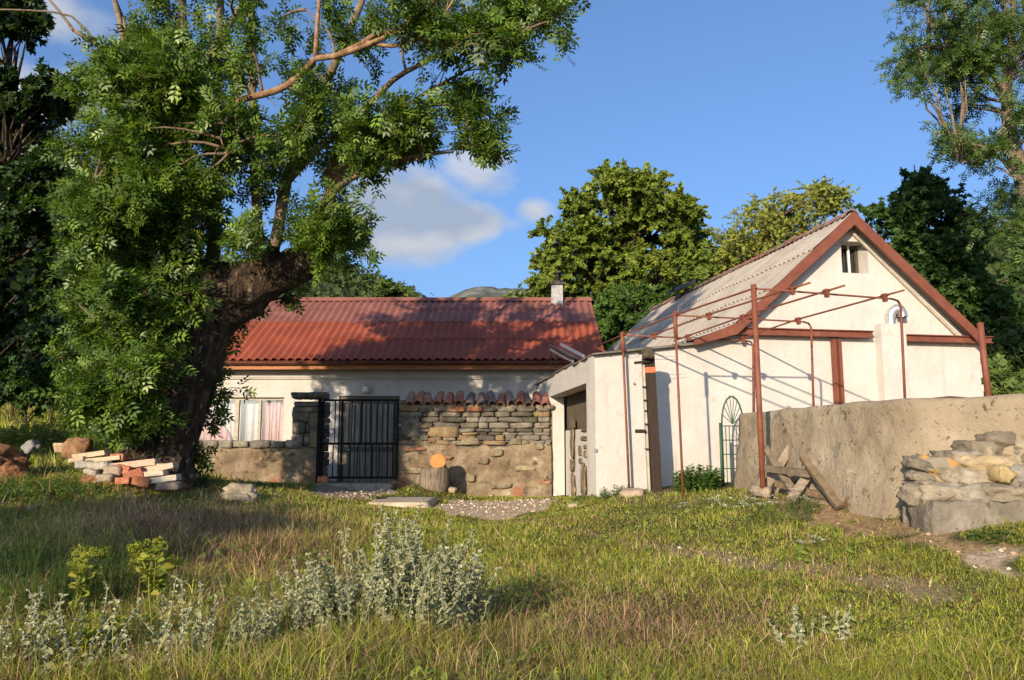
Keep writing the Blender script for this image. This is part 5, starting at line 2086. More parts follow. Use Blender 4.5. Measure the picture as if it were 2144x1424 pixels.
for (px_, py_, D_, R) in ((1020, 315, 12.9, .2), (1035, 300, 12.9, .22), (1025, 250, 12.9, .3), (985, 195, 12.9, .27), (990, 300, 12.9, .3), (1150, 20, 12.3, .4), (1180, 45, 12.3, .3), (1080, 90, 12.2, .3), (1060, 108, 12.2, .22),
                          (735, 500, 13.6, .36), (745, 470, 13.6, .3), (700, 540, 13.8, .3), (470, 700, 14.9, .24), (490, 660, 14.9, .24), (460, 760, 14.9, .28), (455, 820, 14.9, .28), (440, 870, 15, .24), (448, 790, 15, .3),
                          (425, 950, 14.8, .16), (525, 640, 14.9, .22), (160, 170, 14.2, .28), (700, 470, 13.5, .4), (770, 355, 13.4, .18), (620, 620, 14.9, .2),
                          (235, 880, 13.5, .38), (200, 850, 13.4, .36), (275, 890, 13.7, .28), (290, 830, 13.5, .34), (180, 780, 13.5, .34), (300, 690, 13.5, .34), (150, 420, 13.6, .25), (148, 300, 13.7, .2), (145, 600, 13.4, .25), (140, 740, 13.4, .25), (655, 495, 13.7, .26), (690, 505, 13.6, .26), (620, 480, 13.9, .24), (345, 640, 13.4, .25), (350, 760, 13.5, .2), (330, 880, 13.5, .2), (380, 610, 13.3, .28), (330, 560, 13.2, .35)):
    blobs.append(P(px_, py_, D_ + DA))
    rads.append(R)
    thin.append(True)
s1 = spray([b for b, t in zip(blobs, thin) if not t], [b for b, t in zip(rads, thin) if not t], 12, 10, rA, droop=.30)
s2 = spray([b for b, t in zip(blobs, thin) if t], [b for b, t in zip(rads, thin) if t], 9, 8, rA, droop=.26)
pos, ax, nr_ = (np.concatenate([s1[i], s2[i]]) for i in range(3))
tw = s1[3] + s2[3]
tv, tf = compound(3, .46, .17, .95)
sc_ = rA.uniform(.15, .30, len(pos))
Vv, Ff = scatter(tv, tf, pos, ax, nr_, sc_)
cc_ = colours(len(pos), [(.105, .185, .020), (.055, .115, .013), (.20, .28, .036), (.026, .060, .010)], rA, len(tv))
arr_mesh('crown', Vv, Ff, cc_, M['leaf'], ash)
lm.cur = (.8, .75, .7)
for k, c in enumerate(blobs):
    a = nearest(LIMBS, c)
    if (a - c).length < 4.5:
        pts = curve(a, c, .06, 5, .08, k)
        lm.tube(pts, [.028, .024, .02, .016, .012, .008], 5, cap=False)
for a, b in tw[::2]:
    lm.tube([Vector(a), Vector(b)], [.007, .003], 3, cap=False)
# bare twigs on the exposed branches
rt = random.Random(9)
lm.cur = (1.1, .95, .85)
for li_ in (9, 10, 11, 13, 3, 12, 8):
    o_, ro_ = LIMBS[li_]
    for k in range(2, len(o_) - 1, 2):
        if rt.random() < .6:
            d = Vector((rt.uniform(-.4, 1), rt.uniform(-.5, .4), rt.uniform(-.5, .9))).normalized()
            L_ = rt.uniform(.2, .55)
            m_ = o_[k] + d * L_ * .5 + Vector((0, 0, rt.uniform(-.06, .1)))
            lm.tube([o_[k], m_, o_[k] + d * L_ + Vector((0, 0, .08))], [.011, .008, .004], 4, cap=False)
lm.build('limb', M['limb_bark'], ash, smooth=True)
ash_mode = False


# ------------------------------------------------------------------ generic background tree
def tree(name, label, base, polys, D, cols, seed, leaf='leaf', R=.5, twigs=10, leaves=10, size=(.1, .18), templ=None, mat='leaf_far', dD=1.5,
         trunk_r=.2, limbs=None, droop=.15, group=None, extra_twigs=0, cat='tree', flat=.8):
    r = np.random.default_rng(seed)
    root = empty(name, tuple(base), label, cat, group)
    bl, rd_ = [], []
    for poly, n in polys:
        b = poly_points(poly, n, D, dD, r)
        bl += b
        rd_ += [R * r.uniform(.7, 1.25) for _ in b]
    pos, ax, nr_, tw = spray(bl, rd_, twigs, leaves, r, droop, flat=flat)
    tv, tf = templ or single(1, .62)
    Vv, Ff = scatter(tv, tf, pos, ax, nr_, r.uniform(size[0], size[1], len(pos)))
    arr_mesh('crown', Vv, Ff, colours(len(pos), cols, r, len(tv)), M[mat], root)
    cen = sum(bl, Vector()) / len(bl)
    lb = []
    tb = MB()
    if limbs:
        for d_ in limbs:
            o_, ro_ = limb(d_)
            lb.append((o_, ro_))
            tb.tube(o_, ro_, 8, rough=.12)
    else:
        top = Vector((cen.x, cen.y, max(b.z for b in bl) - R))
        pts = curve(Vector(base) - Vector((0, 0, .3)), top, 0, 10, .05, seed)
        rr_ = [trunk_r * (1 - .9 * k / 10) + .01 for k in range(11)]
        lb.append((pts, rr_))
        tb.tube(pts, rr_, 10, rough=.12)
    for k, c in enumerate(bl):
        a = nearest(lb, c - Vector((0, 0, (c - cen).length * .5)))
        tb.tube(curve(a, c, .05, 4, .08, k), [trunk_r * .18 + .01, trunk_r * .14 + .01, trunk_r * .1 + .008, .014, .008], 4, cap=False)
    for a, b in (tw[::3] if extra_twigs else []):
        tb.tube([Vector(a), Vector(b)], [.009, .004], 3, cap=False)
    tb.build('trunk', M['limb_bark'] if extra_twigs else M['bark'], root, smooth=True)
    return root


tree('broadleaf_tree', 'big round-crowned leafy tree behind the cottage and the grey roof', (P(1330, 700, 34).x, 34, 2.2),
     [([(1150, 600), (1165, 500), (1210, 425), (1260, 395), (1330, 365), (1385, 380), (1430, 430), (1470, 450), (1480, 530), (1470, 620), (1400, 690), (1280, 730), (1200, 700)], 132),
      ([(1250, 370), (1300, 352), (1370, 352), (1385, 400), (1260, 400)], 14), ([(1190, 430), (1225, 420), (1225, 460), (1190, 470)], 4), ([(1145, 480), (1165, 470), (1170, 640), (1145, 640)], 10)],
     34, [(.17, .23, .026), (.10, .15, .02), (.26, .30, .04), (.05, .085, .014)], 5, R=.8, twigs=20, leaves=24, size=(.09, .19), templ=tuftleaf(), dD=2.6, trunk_r=.4)
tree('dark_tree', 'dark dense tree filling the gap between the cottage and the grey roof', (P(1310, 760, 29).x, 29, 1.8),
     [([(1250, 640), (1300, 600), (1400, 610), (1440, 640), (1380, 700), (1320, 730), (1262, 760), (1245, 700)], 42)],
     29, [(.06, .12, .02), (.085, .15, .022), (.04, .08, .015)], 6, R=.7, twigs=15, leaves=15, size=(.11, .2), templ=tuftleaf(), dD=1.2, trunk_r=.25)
tree('sparse_tree', 'thin-leaved grey twigged tree seen over the grey roof ridge', (P(1600, 700, 31).x, 31, 2.3),
     [([(1490, 640), (1500, 500), (1560, 450), (1620, 420), (1700, 400), (1740, 400), (1750, 440), (1680, 500), (1600, 560), (1520, 640)], 62), ([(1700, 395), (1765, 392), (1765, 425), (1710, 440)], 9)],
     31, [(.22, .25, .04), (.14, .18, .03), (.28, .28, .045)], 8, R=.72, twigs=16, leaves=12, size=(.06, .13), templ=tuftleaf(), dD=1.3, trunk_r=.2, extra_twigs=1)
tree('bushy_tree', 'mid green bushy tree low between the round tree and the sparse one', (P(1500, 700, 32).x, 32, 2.3),
     [([(1430, 600), (1480, 530), (1530, 500), (1575, 540), (1560, 620), (1440, 690)], 26)],
     32, [(.12, .18, .025), (.08, .13, .02), (.17, .22, .03)], 18, R=.7, twigs=15, leaves=16, size=(.09, .18), templ=tuftleaf(), dD=1.0, trunk_r=.18)
tree('leafy_tree', 'dark bushy tree with bare spikes right of the gable', (P(1930, 800, 22).x, 22, 2.0),
     [([(1830, 440), (1880, 420), (1905, 385), (1950, 385), (1955, 420), (2030, 410), (2050, 470), (2060, 560), (2040, 640), (2040, 690), (1990, 660), (1930, 600), (1880, 540)], 92), ([(1905, 380), (1950, 365), (1955, 400), (1910, 410)], 4), ([(2040, 560), (2130, 560), (2144, 680), (2050, 690)], 14)],
     22, [(.05, .10, .02), (.07, .13, .025), (.03, .065, .014)], 9, R=.55, twigs=15, leaves=13, size=(.09, .16), templ=tuftleaf(), dD=1.0, trunk_r=.16,
     limbs=[[(1935, 800, 22, .14), (1930, 600, 22, .11), (1900, 480, 22, .06), (1888, 375, 22, .012)], [(1935, 700, 22, .1), (1960, 560, 22, .07), (1925, 440, 22, .04), (1914, 345, 22, .012)], [(1990, 760, 22, .1), (1995, 560, 22, .06), (2010, 440, 22, .03)], [(1930, 430, 22, .03), (1948, 360, 22, .012), (1955, 330, 22, .006)]])
tree('tall_ash', 'tall airy ash leaning in from the right edge of the view', (P(2230, 800, 17).x, 17, 2.0),
     [([(1870, 60), (1870, 170), (1940, 170), (2000, 180), (2020, 60), (1960, 30), (1900, -60), (1890, 20)], 15), ([(1960, -60), (1970, 200), (1975, 300), (2060, 350), (2160, 380), (2200, 200), (2200, -100), (1950, -100)], 62),
      ([(2045, 400), (2100, 400), (2200, 380), (2200, 540), (2080, 520)], 20)],
     17, [(.075, .135, .025), (.10, .165, .03), (.05, .095, .018)], 10, R=.46, twigs=11, leaves=9, size=(.16, .25), templ=compound(3, .42, .16, .9), mat='leaf', dD=1.4, trunk_r=.2, droop=.25, extra_twigs=1,
     limbs=[[(2240, 900, 17, .24), (2200, 620, 17, .22), (2150, 400, 17, .2), (2125, 320, 17, .17), (2110, 240, 17, .13), (2108, 160, 17, .1), (2120, 60, 17, .07), (2125, -120, 17, .03)],
            [(2108, 200, 17, .07), (2080, 160, 17, .05), (2045, 125, 16.8, .035), (1990, 105, 16.6, .02), (1930, 60, 16.5, .01)], [(2108, 190, 17, .08), (2130, 120, 17, .06), (2150, 40, 17, .05), (2160, -100, 17, .02)],
            [(2125, 290, 17, .05), (2060, 330, 16.8, .03), (2010, 340, 16.7, .015)]])
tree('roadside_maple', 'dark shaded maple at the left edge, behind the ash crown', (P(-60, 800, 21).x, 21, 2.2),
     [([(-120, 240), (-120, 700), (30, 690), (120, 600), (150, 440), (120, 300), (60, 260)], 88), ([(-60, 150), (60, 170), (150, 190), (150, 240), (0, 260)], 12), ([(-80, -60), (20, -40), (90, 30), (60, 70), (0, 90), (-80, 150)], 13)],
     21, [(.03, .062, .014), (.018, .042, .010), (.05, .085, .018)], 12, R=.62, twigs=13, leaves=13, size=(.15, .24), templ=tuftleaf(), mat='leaf', dD=1.3, trunk_r=.3)  # leaf colours darkened to carry the shade this tree stands in
tree('shrub', 'yellow-green treetop just above the left part of the red ridge', (P(800, 660, 40).x, 40, 2.5), [([(770, 625), (800, 600), (830, 598), (845, 640), (765, 650)], 12)],
     40, [(.12, .16, .03), (.08, .12, .025)], 13, R=.6, twigs=9, leaves=9, size=(.16, .26), templ=tuftleaf(), dD=.8, trunk_r=.12, group='treetops above the red ridge', cat='shrub')
tree('shrub', 'yellow-green treetops above the red ridge left of the chimney', (P(1110, 660, 42).x, 42, 2.5), [([(1060, 625), (1090, 603), (1130, 600), (1160, 600), (1160, 650), (1050, 650)], 16)],
     42, [(.13, .17, .03), (.09, .13, .025)], 14, R=.55, twigs=9, leaves=9, size=(.16, .26), templ=tuftleaf(), dD=.8, trunk_r=.12, group='treetops above the red ridge', cat='shrub')
for k, (px_, py_, D_, w_, h_, cols_, lab) in enumerate((
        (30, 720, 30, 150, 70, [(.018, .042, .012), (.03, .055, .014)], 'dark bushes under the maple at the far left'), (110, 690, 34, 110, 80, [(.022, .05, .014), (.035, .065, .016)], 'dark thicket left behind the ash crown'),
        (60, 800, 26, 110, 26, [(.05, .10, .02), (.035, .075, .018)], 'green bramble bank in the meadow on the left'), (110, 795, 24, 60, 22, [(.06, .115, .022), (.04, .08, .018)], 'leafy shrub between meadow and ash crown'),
        (2110, 745, 20, 60, 45, [(.06, .095, .02), (.04, .07, .016)], 'green bush on the slope behind the right post'), (2100, 660, 34, 90, 60, [(.035, .06, .016), (.05, .08, .02)], 'dark bushes on the hillside at the right edge'),
        (2090, 800, 16, 50, 22, [(.07, .12, .025), (.10, .14, .03)], 'low grassy weeds behind the rusty sheet'))):
    pl = [(px_ - w_, py_ + h_), (px_ - w_ * .8, py_ - h_ * .4), (px_ - w_ * .2, py_ - h_), (px_ + w_ * .5, py_ - h_ * .7), (px_ + w_, py_ + h_ * .2), (px_ + w_, py_ + h_)]
    q = P(px_, py_ + h_, D_)
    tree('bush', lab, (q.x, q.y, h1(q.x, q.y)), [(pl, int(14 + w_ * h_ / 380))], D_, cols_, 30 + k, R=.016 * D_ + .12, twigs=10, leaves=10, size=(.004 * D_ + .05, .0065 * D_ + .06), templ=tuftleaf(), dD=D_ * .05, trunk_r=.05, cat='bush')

# trees beside the photographer, outside the frame to the left, whose shade falls into the picture
r3 = np.random.default_rng(77)
for k, (x_, y_, zc_, R_, nb, lab) in enumerate(((-11.0, -3.4, 4.75, 2.5, 34, 'leafy tree standing left of the photographer'), (-17.5, 6.5, 7.0, 3.6, 46, 'large tree at the roadside left of the view'))):
    root = empty('shade_tree', (x_, y_, 0), lab, 'tree')
    bl = [Vector((x_ + R_ * a, y_ + R_ * b, zc_ + R_ * (.30 if k == 0 else .9) * c)) for a, b, c in norm(r3.standard_normal((nb, 3))) * r3.uniform(.3, 1, (nb, 1))]
    pos, ax, nr_, tw = spray(bl, [R_ * (.26 if k == 0 else .36)] * nb, 12, 12, r3)
    tv, tf = tuftleaf()
    Vv, Ff = scatter(tv, tf, pos, ax, nr_, r3.uniform(.14, .24, len(pos)))
    arr_mesh('crown', Vv, Ff, colours(len(pos), [(.04, .09, .02), (.06, .11, .02)], r3, len(tv)), M['leaf'], root)
    tb = MB()
    g_ = h1(x_, y_)
    tb.tube([(x_, y_, g_ - .2), (x_ + .1, y_, g_ + 1.5), (x_, y_, zc_)], [.22, .16, .08], 10, rough=.1)
    for k2, c in enumerate(bl):
        tb.tube(curve((x_, y_, zc_ - R_ * .8), c, .05, 4, .08, k2), [.05, .04, .03, .02, .01], 5, cap=False)
    tb.build('trunk', M['bark'], root, smooth=True)

# scrub on the hills
r4 = np.random.default_rng(3)
cand = HV[4:40].reshape(-1, 3)
keep = r4.random(len(cand)) < .42
cand = cand[keep]
cand = cand + r4.standard_normal(cand.shape) * np.array([2.5, 2.5, .0])
pxx, pyy = proj(cand[:, 0], cand[:, 1], cand[:, 2])
vis = (pxx > -60) & (pxx < 2200) & ((pxx < 900) | (pxx > 1200))
extra = HV[26:40].reshape(-1, 3)
ex, _ey = proj(extra[:, 0], extra[:, 1], extra[:, 2])
extra = extra[(ex > 560) & (ex < 900)]
extra = np.repeat(extra, 2, 0) + r4.standard_normal((len(extra) * 2, 3)) * np.array([2, 3, 0])
cand = np.concatenate([cand[vis], extra])
nC = len(cand)
per_ = 16
pp = np.repeat(cand, per_, 0)
rr_ = np.repeat(np.hypot(cand[:, 0], cand[:, 1]) / 260, per_)[:, None]
pp = pp + norm(r4.standard_normal(pp.shape)) * np.array([1.7, 1.7, 1.2]) * (.35 + rr_) + np.array([0, 0, .6])
tv, tf = single(1.0, .8)
Vv, Ff = scatter(tv, tf, pp, r4.standard_normal(pp.shape), r4.standard_normal(pp.shape) * .6 + np.array([-.2, -.5, .7]), (r4.uniform(.8, 1.7, len(pp))) * (.4 + .6 * rr_[:, 0]))
hc = np.repeat(colours(nC, [(.055, .085, .022), (.035, .06, .016), (.085, .105, .028)], r4, per_), 4, 0)
arr_mesh('hillside_scrub', Vv, Ff, hc, M['leaf_far'], None, label='scrub and small trees covering the rocky hillsides', cat='scrub', kind='stuff')

# ------------------------------------------------------------------ grass
r5 = np.random.default_rng(15)


def blades(x, y, hgt, wid, lean, cols_, r, name, label, cat, mat='grass', stiff=.55):
    n = len(x)
    z = H(x, y)
    base_ = np.stack([x, y, z - .01], 1)
    a = r.uniform(0, 2 * math.pi, n)
    sd = np.stack([np.cos(a), np.sin(a), np.zeros(n)], 1) * (wid / 2)[:, None]
    b = r.uniform(0, 2 * math.pi, n)
    ld = np.stack([np.cos(b), np.sin(b), np.zeros(n)], 1) * (lean * hgt)[:, None]
    up = np.zeros((n, 3))
    up[:, 2] = hgt
    m1 = base_ + up * .5 + ld * .28
    tip = base_ + up * (1 - .35 * lean[:, None] ** 2) + ld
    V = np.stack([base_ - sd, base_ + sd, m1 + sd * .8, m1 - sd * .8, tip], 1).reshape(-1, 3)
    k = (np.arange(n) * 5)[:, None]
    Fc = np.concatenate([k + np.array([0, 1, 2]), k + np.array([0, 2, 3]), k + np.array([3, 2, 4])])
    return arr_mesh(name, V, Fc, np.repeat(cols_, 5, 0), M[mat], None, label=label, cat=cat, kind='stuff')


def sample(n, y0, y1, r, power=1.0):
    """points spread over the view wedge, thinning with distance"""
    u = r.random(n)
    y = y0 * (y1 / y0) ** (u ** power)
    x = (r.random(n) * 2 - 1) * (y * .70 + .5)
    return x, y


def field(X, Y, s, o=0.):
    return (np.sin(X * s + 1.7 * np.sin(Y * s * .7 + o)) * np.cos(Y * s * 1.2 - 1.3 * np.sin(X * s * .8 + o * 2)) + .5 * np.sin(X * s * 2.7 + o) * np.sin(Y * s * 2.9 + X * s)) / 1.5


RETP = [(RA.x, RA.y), (RB.x - .05, RB.y), (RB.x + .35, RB.y - .3), (RC.x, RC.y - .3), (12, 6.4), (14, 30), (2, 30), tuple(fh(0, 3, 0)[:2]), tuple(fh(0, 0, 0)[:2])]


def blocked(x, y):
    w_ = x + .5 * wob(x, y)
    v_ = y + .5 * wob(y, x)
    b = inpoly(x, y, RETP)
    b |= (y > 18) & (x > lx0 - .3) & (x < 2.2)
    b |= (y > YH) & (x > XL)
    b |= inpoly(x, y, [tuple(fh(0, 0, 0)[:2]), tuple(fh(0, 8, 0)[:2]), tuple(fh(6, 8, 0)[:2]), tuple(fh(6, 0, 0)[:2])])
    b |= np.hypot(x - P(320, 1000, 13.0).x, (y - 13.0)) < .85
    gv = inpoly(w_, v_, Z_GRAVEL) | inpoly(w_, v_, Z_SLAB) | inpoly(w_, v_, Z_STEP) | inpoly(w_, v_, Z_PALE)
    dl = inpoly(w_, v_, Z_LITTER)
    rr__ = r5.random(len(x))
    b |= inpoly(w_, v_, Z_YARD) & (rr__ < .6)
    b |= gv & (rr__ < .985)
    b |= dl & (rr__ < .93)
    b |= (path_d(x, y) < .075) & (rr__ < .62)
    return b


def colmix(x, y, r, dry):
    n = len(x)
    green = np.array([(.25, .29, .036), (.33, .345, .05), (.175, .225, .03), (.40, .38, .085)])
    straw = np.array([(.40, .25, .14), (.36, .20, .14), (.50, .36, .22), (.30, .155, .12)])
    c = green[r.integers(0, 4, n)]
    d = straw[r.integers(0, 4, n)]
    m_ = (r.random(n) < dry)[:, None]
    pt = (1 + .28 * field(x, y, 1.5, 3.) + .16 * field(x, y, 5.3, 1.))[:, None]
    return np.where(m_, d, c) * (1 + .25 * r.standard_normal((n, 1))).clip(.45, 1.7) * pt.clip(.5, 1.5)


# zones: tall mixed meadow in the left foreground, short lawn to the right
def tallness(x, y):
    px, py = proj(x, y, H(x, y))
    left = 1 / (1 + np.exp((px - 700 - (py - 1100) * 1.6) / 90))
    left = np.where(py < 1075, left * .5, left)
    patch = np.clip(field(x, y, 1.1, 2.) + .25, 0, 1)
    return px, py, np.clip(left + .25 * patch, 0, 1)


x, y = sample(640000, 4.2, 19.5, r5, 1.0)
ok = ~blocked(x, y)
x, y = x[ok], y[ok]
px, py, tl = tallness(x, y)
f1 = field(x, y, 1.3, .5)
dry = .06 + .20 * tl + .22 * np.clip(field(x, y, 1.9, 4.) - .1, 0, 1)
dry += .7 * np.exp(-(((px - 1300) / 270) ** 2 + ((py - 1310) / 65) ** 2)) + .8 * np.exp(-(((px - 380) / 260) ** 2 + ((py - 1105) / 48) ** 2)) + .45 * np.exp(-(((px - 560) / 160) ** 2 + ((py - 1190) / 50) ** 2))
dry += .3 * np.exp(-(path_d(x, y) / .18) ** 2)
hg = (.028 + .045 * r5.random(len(x))) * (1 + .55 * f1) * (1 + 3.4 * tl * r5.random(len(x)) ** 1.5) * np.where(r5.random(len(x)) < .05, 1.8, 1)
hg *= 1 + .35 * field(x, y, 3.7, 1.5) + .25 * field(x, y, 8.1, .4)
hg *= np.where(py > 1330, 1.35, 1)
hg *= np.where(py < 1110, .8, 1)
wd = (.0021 + .00058 * y) * r5.uniform(.6, 1.3, len(x))
ln = np.clip(r5.normal(.95, .5, len(x)), .05, 2.2)
blades(x, y, hg.clip(.025, .4), wd, ln, colmix(x, y, r5, dry), r5, 'grass', 'uneven green grass with dry blades covering the yard', 'grass')
# low broad leaved weeds between the blades
x, y = sample(60000, 4.2, 17, r5)
px, py, tl = tallness(x, y)
ok = (~blocked(x, y)) & (r5.random(len(x)) < (.12 + .6 * tl) * np.clip(field(x, y, 1.7, 7.) + .55, 0, 1))
x, y = x[ok], y[ok]
tl = tl[ok]
n = len(x)
pos = np.stack([x, y, H(x, y) + r5.uniform(.005, .03 + .11 * tl, n)], 1)
axd = r5.standard_normal((n, 3)) * np.array([1, 1, .35])
tv, tf = tuftleaf()
Vv, Ff = scatter(tv, tf, pos, axd, np.tile([0, -.25, 1.], (n, 1)) + .35 * r5.standard_normal((n, 3)), r5.uniform(.018, .042, n) * (1 + .05 * y))
arr_mesh('ground_cover', Vv, Ff, colours(n, [(.16, .25, .035), (.10, .17, .025), (.22, .29, .04), (.20, .13, .06)], r5, len(tv)), M['grass'], None, label='low leafy weeds mixed into the meadow grass', cat='ground cover', kind='stuff')
# tall dry stalks
x, y = sample(24000, 4.3, 15, r5)
px, py, tl = tallness(x, y)
pr = .02 + .42 * tl + .8 * np.exp(-(((px - 1350) / 230) ** 2 + ((py - 1310) / 80) ** 2)) + .9 * np.exp(-(((px - 330) / 230) ** 2 + ((py - 1095) / 38) ** 2))
ok = (~blocked(x, y)) & (r5.random(len(x)) < pr)
x, y = x[ok], y[ok]
n = len(x)
blades(x, y, r5.uniform(.09, .28, n) * (1 + .4 * tl[ok]), .0024 + .00045 * y, np.clip(r5.normal(.8, .45, n), 0, 1.9), colmix(x, y, r5, np.full(n, .86)), r5, 'dry_grass', 'tall dry straw coloured stalks standing in the meadow grass', 'dry grass')
# meadow on the far left and the slope behind
x = r5.uniform(-24, -6.2, 26000)
y = r5.uniform(14, 40, 26000)
ok = ~blocked(x, y)
x, y = x[ok], y[ok]
n = len(x)
blades(x, y, r5.uniform(.12, .38, n), r5.uniform(.02, .045, n), np.clip(r5.normal(.5, .3, n), 0, 1.3), colmix(x, y, r5, np.full(n, .12)), r5, 'meadow_grass', 'rough meadow grass rising behind the ash on the left', 'grass')
x = r5.uniform(6.5, 22, 16000)
y = r5.uniform(9, 30, 16000)
ok = ~inpoly(x, y, [tuple(fh(-.2, -.5, 0)[:2]), tuple(fh(aW_ + .3, -.5, 0)[:2]), tuple(fh(aW_ + .3, 10.4, 0)[:2]), tuple(fh(-.2, 10.4, 0)[:2])])
x, y = x[ok], y[ok]
n = len(x)
ob = blades(x, y, r5.uniform(.1, .3, n), r5.uniform(.014, .03, n), np.clip(r5.normal(.5, .3, n), 0, 1.3), colmix(x, y, r5, np.full(n, .1)), r5, 'meadow_grass', 'rough grass on the raised ground behind the right post', 'grass')
# dry litter under the retaining wall and in the yard
n = 60000
x = r5.uniform(1.2, 6.2, n)
y = r5.uniform(5.0, 13.5, n)
w_, v_ = x + .6 * wob(x, y), y + .6 * wob(y, x)
ok = (inpoly(w_, v_, Z_LITTER) | (inpoly(w_, v_, Z_YARD) & (r5.random(n) < .5))) & ~inpoly(x, y, RETP)
x, y = x[ok], y[ok]
n = len(x)
cl_ = np.array([(.46, .32, .18), (.36, .23, .12), (.54, .41, .26), (.26, .15, .08)])[r5.integers(0, 4, n)]
blades(x, y, r5.uniform(.008, .03, n), r5.uniform(.006, .012, n), r5.uniform(1.5, 5, n), cl_, r5, 'straw_litter', 'dry straw litter scattered below the retaining wall', 'litter')

# pebbles
n = 9000
x = r5.uniform(-3.5, 6.5, n)
y = r5.uniform(5.2, 18, n)
w_, v_ = x + wob(x, y), y + wob(y, x)
ok = inpoly(w_, v_, Z_GRAVEL) | inpoly(w_, v_, Z_PALE) | ((path_d(x, y) < .09) & (r5.random(n) < .25)) | inpoly(w_, v_, Z_STEP)
ok |= inpoly(w_, v_, Z_LITTER) & (r5.random(n) < .12)
ok &= ~inpoly(x, y, RETP)
x, y = x[ok], y[ok]
n = len(x)
ov = np.array([(1, 0, 0), (.3, .9, .1), (-.8, .5, 0), (-.7, -.6, .1), (.4, -.9, 0), (0, .05, .6), (0, 0, -.4)])
of = np.array([(0, 1, 5), (1, 2, 5), (2, 3, 5), (3, 4, 5), (4, 0, 5), (1, 0, 6), (2, 1, 6), (3, 2, 6), (4, 3, 6), (0, 4, 6)])
pos = np.stack([x, y, H(x, y) + .004], 1)
axd = r5.standard_normal((n, 3))
axd[:, 2] *= .1
Vv, Ff = scatter(ov, of, pos, axd, np.tile([0, 0, 1.], (n, 1)) + .2 * r5.standard_normal((n, 3)), np.minimum(r5.gamma(2.0, .007, n) + .006, .045))
cl_ = np.array([(.50, .40, .30), (.36, .28, .20), (.62, .54, .44), (.42, .28, .19)])[r5.integers(0, 4, n)]
arr_mesh('gravel', Vv, Ff, np.repeat(cl_, 7, 0), M['pebble'], None, label='pale gravel and chips on the bare ground', cat='gravel', kind='stuff')

# ------------------------------------------------------------------ foreground plants
def round_leaf(l=1., w_=.60, cup=.22):
    v = np.array([(0, 0, 0), (-w_ * .42, l * .22, cup * w_), (-w_ * .5, l * .55, cup * w_), (-w_ * .25, l * .9, 0), (0, l, -.08), (w_ * .25, l * .9, 0), (w_ * .5, l * .55, cup * w_), (w_ * .42, l * .22, cup * w_), (0, l * .5, -.02)])
    f = np.array([(0, 8, 2, 1), (8, 4, 3, 2), (0, 7, 6, 8), (8, 6, 5, 4)])
    return v, f


def stem_plant(name, label, base, spread, nst, hgt, r, cols_, stemc, node=.035, lsz=(.02, .042), templ=None, mat='felt', whorl=True, lean=.35, group=None, cat='plant', bare=.15, droop=.25, per=2, stem_r=.0035):
    root = empty(name, tuple(base), label, cat, group)
    tb = MB()
    pos, ax, nr_, sz = [], [], [], []
    wp_, wa = [], []
    for s in range(nst):
        a, q = r.uniform(0, 2 * math.pi), math.sqrt(r.random()) * spread
        bx, by = base.x + q * math.cos(a), base.y + q * math.sin(a)
        bz = h1(bx, by) - .02
        h_ = hgt * r.uniform(.55, 1.08) * (1 - .35 * q / max(spread, .01))
        ld = np.array([math.cos(a), math.sin(a), 0]) * lean * h_ * q / max(spread, .01) + r.standard_normal(3) * .05 * h_
        ld[2] = 0
        bow = r.standard_normal(3) * .07 * h_
        bow[2] = 0
        n = max(4, int(h_ / node))
        pts = []
        for k in range(n + 1):
            t = k / n
            pts.append(np.array([bx, by, bz]) + np.array([0, 0, h_ * t]) + ld * t ** 1.6 + bow * math.sin(math.pi * t) + (r.standard_normal(3) * .004 if mat == 'felt' else 0))
        tb.cur = stemc
        sub = pts[::max(1, n // 4)]
        if (sub[-1] != pts[-1]).any(): sub.append(pts[-1])
        tb.tube([Vector(p_) for p_ in sub], [stem_r * (1 - .5 * k / len(sub)) for k in range(len(sub))], 4, cap=False)
        ph = r.uniform(0, 3.1)
        for k in range(n + 1):
            t = k / n
            if t < bare: continue
            ph += 1.57
            s_ = r.uniform(*lsz) * (1.15 - .55 * t)
            for j in range(per):
                an = ph + j * 2 * math.pi / per + r.normal(0, .15)
                pos.append(pts[k])
                if mat == 'felt':
                    ax.append((math.cos(an), math.sin(an), r.normal(.35 if t > .7 else -.35, .45)))
                    nr_.append((r.normal(0, .5), r.normal(-.45, .5), .8))
                else:
                    ax.append((math.cos(an), math.sin(an), r.normal(.15 if t > .6 else -.05, .3) - droop * .5))
                    nr_.append((r.normal(0, .3), r.normal(-.2, .3), 1))
                sz.append(s_)
            if whorl:
                wp_.append(pts[k])
    tb.build('stem', M['felt'] if mat == 'felt' else M['grass'], root, kind='stuff')
    tv, tf = templ or round_leaf()
    pos, ax, nr_, sz = map(np.array, (pos, ax, nr_, sz))
    Vv, Ff = scatter(tv, tf, pos, ax, nr_, sz)
    arr_mesh('foliage', Vv, Ff, colours(len(pos), cols_, r, len(tv), .12), M[mat], root)
    if whorl and len(wp_):
        wpn = np.array(wp_)
        m_ = 7
        pp = np.repeat(wpn, m_, 0)
        d = norm(r.standard_normal(pp.shape) * np.array([1, 1, .4]))
        tv, tf = single(1, .8)
        Vv, Ff = scatter(tv, tf, pp, d, r.standard_normal(pp.shape), r.uniform(.012, .024, len(pp)))
        arr_mesh('flower_whorl', Vv, Ff, colours(len(pp), [(.36, .38, .22), (.42, .42, .28)], r, 4, .1), M[mat], root, kind='stuff')
    return root


